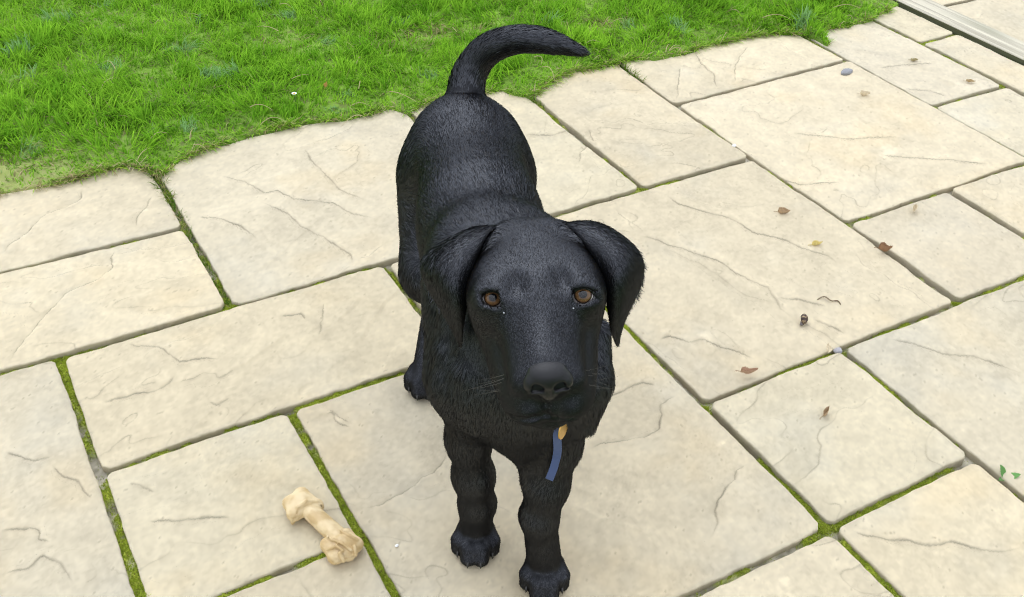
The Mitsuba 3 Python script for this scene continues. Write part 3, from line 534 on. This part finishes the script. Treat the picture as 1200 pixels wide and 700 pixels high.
# ------------------------------------------------------------------ rawhide chew bone
def chew():
    A, B = np.array([0.2778, 1.0361, .017]), np.array([0.2992, 0.9436, .017]); L = np.linalg.norm(B-A); ax = (B-A)/L; sd = np.cross([0, 0, 1], ax)
    Mb = np.stack([ax, sd, np.cross(ax, sd)], 1)
    def pt(a, s, u): return A+ax*a+sd*s+np.array([0, 0, u])
    out = {}
    S_ = Field(); S_.add(rcone(pt(.0, -.001, -.003), pt(L, .002, -.001), .0108, .0125), .004)
    S_.add(rcone(pt(.01, .007, -.006), pt(L, .010, -.004), .0085, .010), .006); S_.cut(rcone(pt(.02, -.003, .0100), pt(L, -.001, .0135), .0011, .0011), .003)
    out['shank'] = S_
    K = Field(); c = [pt(-.022, .010, -.004), pt(-.018, -.012, -.003), pt(.004, -.019, -.002), pt(.012, .013, -.003)]
    for a, b in zip(c, c[1:]+c[:1]): K.add(rcone(a, b, .0095, .0095), .006)
    K.add(ell(pt(-.006, -.001, .001), (.017, .0175, .0125), Mb), .006)
    fold = [pt(.0165, .0185, -.006), pt(.0125, .014, .0065), pt(.0075, .000, .0120), (pt(.0065, -.013, .0085)), pt(.0085, -.025, -.003), pt(.009, -.026, -.011)]
    for a, b in zip(fold, fold[1:]): K.add(rcone(a, b, .0030, .0030), .0022)
    for a, b in zip(fold, fold[1:]): K.cut(rcone(a+ax*.0042+[0, 0, .001], b+ax*.0042+[0, 0, .001], .0014, .0014), .0012)
    out['knot'] = K
    J = Field(); c = [pt(L-.014, -.015, -.003), pt(L+.010, -.019, -.003), pt(L+.017, -.002, -.003), pt(L+.011, .015, -.003), pt(L-.010, .014, -.003)]
    for a, b in zip(c, c[1:]+c[:1]): J.add(rcone(a, b, .0095, .0095), .005)
    J.add(ell(pt(L+.002, -.001, .001), (.017, .018, .0135), Mb), .006)
    for q, r in ((((-.016, -.012, .0100), (-.004, -.012, .0150), (.010, -.006, .0155), (.024, -.001, .009)), .0022), (((.000, -.024, .007), (.008, -.014, .0145), (.019, -.011, .0115)), .0020), (((-.010, .006, .0140), (.004, .010, .0140), (.014, .016, .009)), .0022), (((.022, .006, .010), (.029, .002, .002)), .003), (((.018, -.016, .009), (.026, -.016, .001)), .003)):
        for a, b in zip(q, q[1:]): J.add(rcone(pt(L+a[0], *a[1:]), pt(L+b[0], *b[1:]), r, r*.9), .002)
    J.cut(rcone(pt(L-.010, -.006, .0165), pt(L+.016, .001, .0165), .0016, .0014), .003); J.cut(rcone(pt(L+.027, -.008, .009), pt(L+.034, -.007, .000), .0028, .0024), .004); J.cut(rcone(pt(L-.013, -.020, .010), pt(L-.012, .014, .0140), .0012, .001), .002)
    out['knot2'] = J
    return out
for k_, fd in chew().items():
    put('chew_bone__'+k_.replace('2', ''), mesh_sdf(fd, .0026, [None]), 'rawhide', True)
tag('chew_bone', 'tan rawhide chew bone with knotted ends on the paving', 'dog chew')

# ------------------------------------------------------------------ the dog (built in its own frame, then turned onto the patio)
HC, HM = np.array([0.0263, 0.8450, 0.5482]), rot(ay=-5.5)@rot(az=5)     # between the eyes; x to the dog's left, y back, z up
def h(x,y,z):return HC+HM@np.array([x,y,z])
def hell(c,r,ax=0,ay=0,az=0):return ell(h(*c),r,HM@rot(ax,ay,az))
def hbox(c,b,r,ax=0,ay=0,az=0):return rbox(h(*c),b,r,HM@rot(ax,ay,az))
def hrc(a,b,r1,r2):return rcone(h(*a),h(*b),r1,r2)
TAIL = np.array([[-0.0809, 1.4450, 0.4531, 0.0252], [-0.0799, 1.4500, 0.4730, 0.0210], [-0.0767, 1.4600, 0.4905, 0.0185], [-0.0669, 1.4650, 0.5105, 0.0168], [-0.0495, 1.4650, 0.5314, 0.0158], [-0.0210, 1.4600, 0.5486, 0.0140], [0.0136, 1.4550, 0.5554, 0.0126], [0.0446, 1.4500, 0.5536, 0.0098], [0.0707, 1.4450, 0.5489, 0.0045], [0.0931, 1.4400, 0.5447, 0.0008]])
def tail():
    s = np.r_[0, np.cumsum(np.linalg.norm(np.diff(TAIL[:, :3], axis=0), axis=1))]
    return CubicSpline(s, TAIL)(np.linspace(0, s[-1], 28))
def body_field():
    D=Field()
    ax=rot(az=8)
    D.add(ell((-.034,1.13,.375),(.082,.20,.116),ax@rot(ax=-6)),.03)         # rib cage
    D.add(ell((.010,.985,.35),(.082,.105,.118),ax),.05)                    # chest
    D.add(rcone((.022,.955,.255),(.032,.945,.190),.030,.010),.04)             # brisket
    D.add(rcone((-.05,1.20,.418),(-.068,1.36,.408),.073,.074),.05)             # loin
    D.add(ell((-.079,1.39,.405),(.080,.095,.080),ax),.04)                   # croup
    for s in(-1,1):
        c=np.array([-.075,1.38,.0])
        hip=c+[s*.040,0,.36];st=c+[s*.050+.004,-.085,.25];hk=c+[s*.050+.002,.02,.12];ft=c+[s*.066+.002,-.072,.028]
        D.add(rcone(hip,st,.064,.046),.035);D.add(rcone(st,hk,.040,.022),.03);D.add(rcone(hk,ft,.021,.021),.02)
        toes(D,ft,1,0)
    D.add(rcone((-.018,1.05,.425),(.014,.965,.472),.072,.057),.06)
    for s,el,wr,pw in((-1,np.array([-0.0497, 0.9850, 0.2082]),np.array([-0.0376, 0.9850, 0.0869]),np.array([-0.0389, 0.9750, 0.0173])),(1,np.array([0.0646, 0.9550, 0.2332]),np.array([0.0459, 0.9350, 0.1225]),np.array([0.0569, 0.9200, 0.0289]))):
        D.add(rcone((-.010+s*.032,1.06,.447),(.010+s*.060,.955,.345),.040,.044),.05)
        D.add(rcone((.010+s*.060,.955,.345),el,.040,.0245),.03)
        mid=el*.45+wr*.55
        D.add(rcone(el,mid,.0235,.0222),.03);D.add(rcone(mid,wr,.0222,.0215),.03)
        pw=pw.copy();pw[2]=.028
        D.add(rcone(wr,pw+[0,.012,.004],.0218,.0235),.02)
        toes(D,pw,1,0)
        D.add(rcone(wr+[-s*.02,.012,-.004],wr+[-s*.021,.008,-.016],.0035,.003),.012)   # dew claw pad
    for q in((np.array([-0.0652, 0.9650, 0.4579]),np.array([-0.0704, 0.9500, 0.3944]),np.array([-0.0654, 0.9300, 0.3257])),(np.array([-0.0443, 0.9400, 0.4353]),np.array([-0.0472, 0.9250, 0.3844]),np.array([-0.0393, 0.9150, 0.3135])),(np.array([0.1053, 0.9750, 0.4079]),np.array([0.1048, 0.9500, 0.3499]),np.array([0.0935, 0.9300, 0.2987]))):
        for a,b in zip(q,q[1:]):D.add(rcone(a-[0,.004,0],b-[0,.004,0],.0125,.0125),.016)
    t=tail()
    for a,b in zip(t,t[1:]):D.add(rcone(a[:3],b[:3],a[3],b[3]),.015)
    head(D);grooves(D);return D
def toes(D,pw,q,yaw):
    for dx,dy,r in((-.0225,-.002,.0120),(-.0082,-.019,.0132),(.0088,-.019,.0132),(.0235,-.002,.0120)):
        a=pw+[dx*.7,.010,.006];b=pw+[dx*.95,dy*.75,-.004];c=pw+[dx,dy-.004,-.0150]
        D.add(rcone(a,b,r*.9,r),.005);D.add(rcone(b,c,r,r*.9),.003)

ER=.0124
def eyes():
    """Eyeball centres and gaze directions."""
    out=[]
    for c, s in (([-0.0193, 0.8520, 0.5392], -1), ([0.0709, 0.8520, 0.5471], 1)):
        g = np.array([0, 0, 1.188])-c; g /= np.linalg.norm(g); out.append((np.array(c)-g*.0065, g, s))
    return out
def frame(g,roll=0):
    z=g/np.linalg.norm(g);x=np.cross([0,0,1],z);x=-x if x[0]<0 else x;x/=np.linalg.norm(x);y=np.cross(z,x)
    c,s=np.cos(roll),np.sin(roll);return np.stack([c*x+s*y,-s*x+c*y,z],1)
def head(D):
    D.add(hell((0,.070,-.023),(.058,.078,.043)),.03)                     # cranium
    D.add(hrc((0,.10,-.047),(0,.05,-.070),.044,.046),.035)
    for s in(-1,1):
        D.add(hell((s*.034,.028,-.003),(.022,.032,.016),az=s*20),.03)     # brow
        D.add(hell((s*.043,.055,-.042),(.029,.052,.042)),.025)            # cheek
        D.add(hell((s*.049,.030,-.022),(.015,.028,.014)),.02)            # zygoma
    D.add(hrc((0,.016,-.022),(0,-.066,-.036),.027,.0235),.03)            # bridge
    D.add(hbox((0,-.040,-.0585),(.0375,.047,.0315),.016,ax=7),.020)             # muzzle
    D.add(hrc((0,.03,-.092),(0,-.050,-.098),.028,.017),.012)             # jaw
    D.add(hell((0,-.060,-.1015),(.0225,.019,.013)),.01)                    # chin
    for s in(-1,1):
        D.add(hell((s*.0205,-.0665,-.0725),(.0215,.030,.0245),az=-s*8),.008)   # upper lip front
        D.add(hell((s*.0385,-.014,-.085),(.0165,.050,.030),az=-s*8,ay=s*6),.024) # flew
    D.add(hell((0,-.070,-.072),(.016,.0225,.0215)),.006)
    D.add(rcone(np.array([-0.0039, 0.9620, 0.5274]),np.array([-0.0325, 0.9480, 0.5424]),.024,.010),.022);D.add(rcone(np.array([0.0427, 0.9620, 0.5317]),np.array([0.0726, 0.9480, 0.5525]),.024,.010),.022)   # ear roots
    for c,g,s in eyes():
        M=frame(g,s*.12)
        D.add(ell(c,np.array([ER+.004,ER+.003,ER+.002]),M),.014)
        D.cut(ell(c+M@[-s*.004,-.005,.018],(.004,.003,.010),M),.006)      # inner corner dip
    for c,g,s in eyes():
        M=frame(g,s*.14)
        D.cut(ell(c+g*.008-M[:,1]*.0004,(.0116,.0089,.016),M),.004)
STOPS = [[0.0037, 0.8507, 0.5599], [0.0494, 0.8550, 0.5641]]
GROOVES = [
  ([[0.0358, 0.7520, 0.5028], [0.0365, 0.7540, 0.4877], [0.0371, 0.7523, 0.4758]], 0.0018, 0.005),
  ([[0.0042, 0.7599, 0.4636], [0.0142, 0.7498, 0.4703], [0.0256, 0.7478, 0.4745], [0.0372, 0.7525, 0.4745], [0.0491, 0.7553, 0.4684], [0.0606, 0.7526, 0.4699], [0.0730, 0.7639, 0.4643]], 0.0026, 0.005)]
def grooves(D):
    for q in STOPS: D.cut(ell(q, (.0034, .006, .0044), HM), .018)
    for pts, r, k in GROOVES:
        for a, b in zip(pts, pts[1:]): D.cut(rcone(a, b, r, r*.95), k)
def lid_rings():
    out=[]
    for c,g,s in eyes():
        M=frame(g,s*.14);t=np.linspace(0,2*np.pi,49)[:-1]
        x=.0116*np.cos(t);y=np.where(np.sin(t)>0,.0086,.0086)*np.sin(t)*(1-.10*np.cos(t)**2)-.0005
        x=x-s*.0022*np.exp(-((x+s*.0112)/.004)**2);y=y-.0016*np.exp(-((x+s*.0112)/.004)**2)
        z=np.sqrt(np.maximum((ER+.0006)**2-x*x-y*y,1e-6))
        out.append(c+np.stack([x,y,z],1)@M.T)
    return out
def eyeball(c,g,s):
    m=trimesh.creation.icosphere(5,ER);v=np.array(m.vertices);a=np.degrees(np.arccos(np.clip(v[:,2]/ER,-1,1)))
    g=g+frame(g)[:,1]*.13;v*=(1+.05*np.clip(1-a/42,0,1)**.5)[:,None]            # cornea bulges
    m.vertices=v@frame(g).T+c;return m,a
def nose_field():
    N=Field();y0=-.086;z0=-.0345
    N.add(hell((0,y0,z0),(.0215,.0125,.0150)),.01)
    N.add(hell((0,y0+.008,z0+.009),(.0175,.016,.0085)),.008)
    for s in(-1,1):
        N.add(hell((s*.0155,y0+.001,z0-.003),(.0085,.010,.0105),az=s*20),.005)
    N.add(hell((0,y0-.004,z0-.011),(.008,.008,.008)),.006)
    for s in(-1,1):
        N.cut(hell((s*.0105,y0-.0115,z0-.0010),(.0062,.0100,.0052),ay=s*-22),.003)
        N.cut(hrc((s*.0135,y0-.0085,z0-.0045),(s*.0225,y0-.003,z0-.0065),.0021,.0012),.003)
    N.cut(hrc((0,y0-.0135,z0-.003),(0,y0-.012,z0-.018),.0011,.0014),.003)
    return N
EARS = np.array([[[[-0.0000, 0.9850, 0.5071], [-0.0210, 0.9520, 0.5579], [-0.0343, 0.9250, 0.5515], [-0.0431, 0.9050, 0.5300], [-0.0478, 0.8950, 0.4990], [-0.0519, 0.8950, 0.4638], [-0.0545, 0.9000, 0.4355]],
  [[-0.0003, 0.9900, 0.5118], [-0.0332, 0.9620, 0.5508], [-0.0583, 0.9350, 0.5512], [-0.0708, 0.9050, 0.5398], [-0.0683, 0.8910, 0.5113], [-0.0613, 0.8920, 0.4741], [-0.0545, 0.9000, 0.4343]],
  [[-0.0021, 1.0000, 0.5026], [-0.0404, 0.9800, 0.5340], [-0.0748, 0.9720, 0.5243], [-0.1005, 0.9600, 0.5074], [-0.0932, 0.9450, 0.4812], [-0.0739, 0.9250, 0.4593], [-0.0557, 0.9050, 0.4313]]],
 [[[0.0382, 0.9850, 0.5111], [0.0555, 0.9520, 0.5645], [0.0734, 0.9280, 0.5574], [0.0888, 0.9050, 0.5436], [0.0990, 0.8950, 0.5113], [0.1078, 0.8950, 0.4712], [0.1178, 0.9000, 0.4448]],
  [[0.0389, 0.9900, 0.5170], [0.0705, 0.9620, 0.5618], [0.0956, 0.9370, 0.5664], [0.1141, 0.9050, 0.5588], [0.1164, 0.8910, 0.5252], [0.1155, 0.8920, 0.4857], [0.1179, 0.9000, 0.4436]],
  [[0.0424, 1.0000, 0.5069], [0.0795, 0.9800, 0.5482], [0.1133, 0.9720, 0.5415], [0.1399, 0.9600, 0.5203], [0.1399, 0.9450, 0.4905], [0.1267, 0.9250, 0.4673], [0.1194, 0.9050, 0.4407]]]])
def ear(k,nu=56,nv=28,th=.0045):
    E=EARS[k]
    u=np.linspace(0,1,nu);C=CubicSpline(np.linspace(0,1,7),E,axis=1)(u)  # 3 x nu x 3
    v=np.linspace(0,1,nv)[:,None,None]
    a,b,c=C
    P=a*(1-v)*(1-2*v)+b*4*v*(1-v)+c*v*(2*v-1)                     # nv x nu x 3
    du=np.gradient(P,axis=1);dv=np.gradient(P,axis=0);N=np.cross(du,dv);N/=np.linalg.norm(N,axis=2,keepdims=True)+1e-12
    N=N if k==0 else -N
    if (N[:,:,1].mean()>0):N=-N
    vv=np.linspace(-1,1,nv)[:,None];uu=u[None]
    t=th*np.sqrt(np.clip(1-vv**4,0,1))*np.sqrt(np.clip(1-uu**10,0,1))+.0004
    top=P+N*t[...,None]*.5;bot=P-N*t[...,None]*.5
    V=np.vstack([top.reshape(-1,3),bot.reshape(-1,3)]);o=nv*nu
    i=np.arange(nv-1)[:,None]*nu+np.arange(nu-1);i=i.ravel()
    q1=np.stack([i,i+1,i+nu+1,i+nu],1);q2=q1[:,::-1]+o
    bd=np.r_[np.arange(nu),(np.arange(1,nv)*nu+nu-1),((nv-1)*nu+np.arange(nu-2,-1,-1)),(np.arange(nv-2,0,-1)*nu)]
    bn=np.roll(bd,-1);q3=np.stack([bn,bd,bd+o,bn+o],1)
    q=np.vstack([q1,q2,q3]);f=np.vstack([q[:,[0,1,2]],q[:,[0,2,3]]])
    m=trimesh.Trimesh(V,f,process=False);m.fix_normals()
    return m

def lids(m):
    """Takes the grid's teeth off the lid margins."""
    V=np.array(m.vertices);near=np.min([np.linalg.norm(V-e[0],axis=1) for e in eyes()],0)<.0205
    import scipy.sparse as sp
    e=m.edges_unique;A=sp.coo_matrix((np.ones(len(e)*2),(np.r_[e[:,0],e[:,1]],np.r_[e[:,1],e[:,0]])),shape=(len(V),)*2).tocsr()
    A=sp.diags(1/np.maximum(np.asarray(A.sum(1)).ravel(),1))@A
    for _ in range(7):V[near]=.4*V[near]+.6*(A@V)[near]
    m.vertices=V;return m

COLLAR = ([.015, .968, .468], 62.6)
STRAP = [[0.0400, 0.9180, 0.3920], [0.0567, 0.8985, 0.3371], [0.0586, 0.8929, 0.3093], [0.0614, 0.9095, 0.2716], [0.0594, 0.9127, 0.2418], [0.0539, 0.9118, 0.2168]]
TEARS = [[-0.0075, 0.8318, 0.5376], [0.0612, 0.8352, 0.5439]]
TAG = np.array([0.0645, 0.8880, 0.3268])
FLOW = []
def _flow(*pts, k=1.0):
    for a, b in zip(pts, pts[1:]): FLOW.append((np.array(a, float), np.array(b, float), k))
_flow(h(0, -.09, -.03), h(0, -.02, -.012), h(0, .03, .02), h(0, .10, .022), k=1.0)
for s in (-1, 1):
    _flow(h(s*.03, -.09, -.055), h(s*.05, -.02, -.07), h(s*.066, .05, -.05), h(s*.062, .12, -.05))
    _flow(h(s*.03, -.01, .008), h(s*.052, .05, .012))
    _flow((-.005+s*.075, .99, .44), (.008+s*.10, .96, .345)); _flow((-.03+s*.085, 1.04, .40), (-.05+s*.095, 1.2, .345), (-.07+s*.095, 1.33, .33))
    _flow((-.075+s*.07, 1.40, .43), (-.075+s*.085, 1.35, .30), (-.075+s*.06, 1.30, .24)); _flow((-.073+s*.055, 1.33, .19), (-.073+s*.055, 1.4, .12), (-.073+s*.068, 1.31, .03), (-.073+s*.07, 1.26, .01))
_flow(h(0, -.06, -.115), h(0, .05, -.12)); _flow((.02, .90, .43), (.02, .88, .30), (.03, .93, .19))
_flow((.016, .99, .535), (-.012, 1.08, .50), (-.05, 1.22, .49), (-.075, 1.40, .485))
_flow(*(TAIL[i, :3] for i in range(0, 10)))
for el, wr, pw in (([-0.0497, 0.9850, 0.2082], [-0.0376, 0.9850, 0.0869], [-0.0379, 0.9550, 0.0162]), ([0.0646, 0.9550, 0.2332], [0.0459, 0.9350, 0.1225], [0.0570, 0.9000, 0.0257])): _flow(el, wr, pw)
for e in EARS: _flow(*e[1][1:])
def coat_length(P):
    q = (P-HC)@HM; head_ = np.linalg.norm(P-h(0, .02, -.05), axis=1) < .13
    L = np.where(head_, np.interp(q[:, 1], [-.08, -.03, .03, .11], [.0024, .0030, .0048, .0085]), .0105)
    L = np.where(P[:, 2] < .22, np.interp(P[:, 2], [.03, .08, .22], [.0038, .0055, .0095]), L)
    return np.where((P[:, 1] > 1.43) & (P[:, 2] > .46), .0135, L)
def claws():
    out = []
    for pw in FRONT_PAWS+HIND_PAWS:
        for dx, dy, r in TOES:
            c = pw+np.array([dx, dy-.004-r*.75, -.0150]); p = c+np.array([[0, .004, .003], [dx*.04, -.002, .0015], [dx*.06, -.0038, -.0025], [dx*.07, -.0045, -.0055]]); out.append(tube(p, np.array([.0024, .0021, .0014, .0004]), 7))
    return out
FRONT_PAWS = [np.array([-0.0389, 0.9750, 0.0280]), np.array([0.0569, 0.9200, 0.0280])]
HIND_PAWS = [np.array([-.075+s*.066+.002, 1.308, .028]) for s in (-1, 1)]
TOES = ((-.0225,-.002,.0120),(-.0082,-.019,.0132),(.0088,-.019,.0132),(.0235,-.002,.0120))

BODY = body_field()
hd_ = lambda V: np.linalg.norm(V-h(0, .0, -.04), axis=1) < .125
ey_ = lambda V: np.min([np.linalg.norm(V-e[0], axis=1) for e in eyes()], 0) < .028
bm = lids(mesh_sdf(BODY, .008, [None, hd_, hd_, ey_]))
put('dog__body', (W(bm.vertices), bm.faces), 'hide', True)
em = [ear(0), ear(1)]
for m in em: put('dog__ear', (W(m.vertices), m.faces), 'hide', True)
nm = mesh_sdf(nose_field(), .003, [None, None]); put('dog__nose', (W(nm.vertices), nm.faces), 'nose_leather', True)
for e in eyes():
    m, ang = eyeball(*e); v0 = np.array(m.vertices); fib = meshkit.fbm((v0-e[0])*900+40, 3)
    iris = lerp([.030, .015, .007], [.18, .095, .038], np.clip(1-np.abs(ang-30)/20, 0, 1)*(.55+.9*(fib-.5)+.2))
    c = np.where((ang < 18.5)[:, None], [.003, .003, .004], np.where((ang < 42)[:, None], iris, lerp([.05, .03, .02], [.50, .46, .44], sstep(44, 52, ang))))
    c = np.where(((ang > 38.5) & (ang < 43.5))[:, None], [.012, .007, .005], c)
    put('dog__eye', (W(v0), m.faces), 'eye', True, color=c)
for r in lid_rings():
    Lf = Field()
    for a, b in zip(r, np.roll(r, -1, 0)): Lf.add(rcone(a, b, .0016, .0016), .0008)
    m = mesh_sdf(Lf, .0012, []); put('dog__eyelid', (W(m.vertices), m.faces), 'lid', True)
for m in claws(): put('dog__claw', (W(m[0]), m[1]), 'claw', True)
for q in TEARS:
    v, f = lump((.0008, .0008, .0008), 3, .15, 2); put('dog__tear', (W(v+np.array(q)), f), 'tear', True)
def whiskers():
    out = []; r = np.random.default_rng(4)
    for s in (-1, 1):
        for k in range(7):
            a = np.array([s*r.uniform(.026, .042), r.uniform(-.072, -.035), r.uniform(-.078, -.05)]); L = r.uniform(.025, .048)
            dr = np.array([s*.9, r.uniform(-.35, .25), r.uniform(-.5, .12)]); t = np.linspace(0, 1, 7)[:, None]
            p = a+dr*L*t+np.array([0, .5, -.25])*L*t**2*r.uniform(.2, .6); out.append(tube(np.array([h(*x) for x in p]), .00022*(1-.8*t[:, 0]), 4))
    return join(out)
v, f = whiskers(); put('dog__whiskers', (W(v), f), 'whisker', True, kind='stuff')

# short coat: fine hairs lying along the body
def flow_field(p):
    """Which way the coat lies (from the nose back, down the legs, along the tail)."""
    A, B, K = (np.array(x) for x in zip(*FLOW)); d = (B-A)/np.linalg.norm(B-A, axis=1, keepdims=True); out = np.zeros_like(p)
    for a, b, u, k in zip(A, B, d, K):
        t = np.clip(((p-a)@(b-a))/((b-a)@(b-a)), 0, 1); q = np.linalg.norm(p-(a+t[:, None]*(b-a)), axis=1); out += (u*k)[None]/(q[:, None]**4+1e-7)
    return out/np.linalg.norm(out, axis=1, keepdims=True)
def coat(mesh, n, seed, dens=None, scale=1.0):
    r = np.random.default_rng(seed); V, Fc = np.array(mesh.vertices), np.array(mesh.faces)
    area = mesh.area_faces.copy(); cen = V[Fc].mean(1); w = area*(dens(cen) if dens else 1); idx = r.choice(len(Fc), n, p=w/w.sum())
    b = r.dirichlet((1, 1, 1), n); P = (V[Fc[idx]]*b[..., None]).sum(1); VN = np.array(mesh.vertex_normals); Nn = (VN[Fc[idx]]*b[..., None]).sum(1); Nn /= np.linalg.norm(Nn, axis=1, keepdims=True)
    D = flow_field(P); D += (np.stack([meshkit.fbm(P*38+k*50+100, 3) for k in range(3)], 1)-.5)*.95+r.normal(0, .13, (n, 3))
    D -= (D*Nn).sum(1)[:, None]*Nn; D /= np.linalg.norm(D, axis=1, keepdims=True)+1e-9
    L = coat_length(P)*r.uniform(.7, 1.25, n)*scale; wd = (.00062+.00050*r.random(n))*np.clip(L/.010, .7, 1.15)
    side = np.cross(Nn, D); roll = r.normal(0, .36, n); side = side*np.cos(roll)[:, None]+Nn*np.sin(roll)[:, None]
    lift = np.abs(r.normal(.05, .045, n))+.05
    p0 = P-Nn*.0006; p1 = P+D*(L*.5)[:, None]+Nn*(L*.5*np.sin(lift))[:, None]; p2 = P+D*L[:, None]+Nn*(L*np.sin(lift)*.85)[:, None]
    s0, s1 = side*(wd/2)[:, None], side*(wd*.42)[:, None]
    VV = np.stack([p0-s0, p0+s0, p1-s1, p1+s1, p2], 1).reshape(-1, 3); o = (np.arange(n)*5)[:, None]
    F = np.vstack([o+[0, 1, 3], o+[0, 3, 2], o+[2, 3, 4]])
    tone = np.clip(0.0060*(1+.8*(meshkit.fbm(P*60+9, 3)-.5))*r.uniform(.6, 1.5, n), .001, .03)
    c = tone[:, None]*lerp([.88, .98, 1.25], [2.3, 1.6, .7], (r.random(n) < .22).astype(float))
    HN = np.cross(D, side); HN *= np.sign((HN*Nn).sum(1))[:, None]; fine = np.clip((L/.0085), .45, 1)[:, None]; HN = HN*(.56*fine)+Nn*(1-.42*fine)-D*.05; HN /= np.linalg.norm(HN, axis=1, keepdims=True)
    return VV, F, np.repeat(c, 5, 0), np.repeat(HN, 5, 0)
not_bare = lambda c: (np.linalg.norm(c-h(0, -.094, -.036), axis=1) > .020)*(np.min([np.linalg.norm(c-e[0], axis=1) for e in eyes()], 0) > .0150)
hair_density = lambda c: (1+2.6*(np.linalg.norm(c-h(0, .02, -.05), axis=1) < .125)+1.2*(c[:, 2] < .16))*not_bare(c)*np.where((c[:, 1] > 1.15) & (c[:, 2] < .33), .6, 1)
parts = [coat(bm, 250000, 1, hair_density)]+[coat(m, 17000, 2+i, None, .9) for i, m in enumerate(em)]
V, F = join([(p[0], p[1]) for p in parts]); path = meshkit.write_ply((W(V), F), True, None, np.vstack([p[2] for p in parts]), normals=W(np.vstack([p[3] for p in parts])))
scene['dog__coat'] = {'type': 'ply', 'filename': path, 'face_normals': False, 'bsdf': {'type': 'ref', 'id': 'coat'}}; tag('dog__coat', kind='stuff')
tag('dog', 'black puppy with floppy ears and brown eyes standing and looking up', 'dog')

# ------------------------------------------------------------------ collar with its strap end and tag
def ribbon(p, nrm, w, th=.0016):
    p = np.asarray(p); t = np.gradient(p, axis=0); t /= np.linalg.norm(t, axis=1, keepdims=True); s = np.cross(t, nrm); s /= np.linalg.norm(s, axis=1, keepdims=True); k = np.cross(s, t)
    ring = np.stack([p-s*w/2-k*th/2, p+s*w/2-k*th/2, p+s*w/2+k*th/2, p-s*w/2+k*th/2], 1); n = len(p); V = ring.reshape(-1, 3); F = []
    for i in range(n-1):
        for j in range(4): a, b = i*4+j, i*4+(j+1) % 4; F.append([a, b, b+4, a+4])
    F += [[3, 2, 1, 0], [n*4-4, n*4-3, n*4-2, n*4-1]]; return V, np.array(F)
def collar():
    cen, M = np.array(COLLAR[0]), rot(ax=COLLAR[1]); a = np.linspace(0, 2*np.pi, 73)
    pts, nr = [], []
    for t in a:                                        # rests on the coat: found along each spoke from the neck's middle
        u = M@np.array([math.cos(t), math.sin(t), 0.]); lo, hi_ = .0, .18
        ss = np.linspace(.02, .16, 120); dd = BODY(cen+ss[:, None]*u); k = np.nonzero(dd > -.0095)[0]; s_ = ss[k[0]] if len(k) else .12
        pts.append(s_); nr.append(u)
    s_ = np.array(pts); s_ = np.convolve(np.r_[s_[-9:-1], s_, s_[1:9]], np.ones(9)/9, 'same')[8:-8]; nr = np.array(nr); return cen+s_[:, None]*nr, nr
cp, cn = collar(); v, f = ribbon(cp, cn, .019, .002); put('dog_collar__strap', (W(v), f), 'webbing', 30)
sp_ = CubicSpline(np.arange(len(STRAP)), np.array(STRAP))(np.linspace(0, len(STRAP)-1, 30)); v, f = ribbon(sp_, np.tile([-.15, -1, .5], (30, 1)), .0098, .0016)
v = v+(meshkit.fbm(v*400, 2)[:, None]-.5)*.0008
put('dog_collar__strap_end', (W(v), f), 'webbing', 30)
dsc = trimesh.creation.cylinder(radius=.0125, height=.0016, sections=48); M_ = trimesh.geometry.align_vectors([0, 0, 1], [.88, -.42, .05]); M_[:3, 3] = TAG; dsc.apply_transform(M_)
put('dog_collar__tag', (W(dsc.vertices), dsc.faces), 'brass', 30)
tag('dog_collar', 'slate blue webbing collar on the dog with hanging strap end and brass tag', 'dog collar')
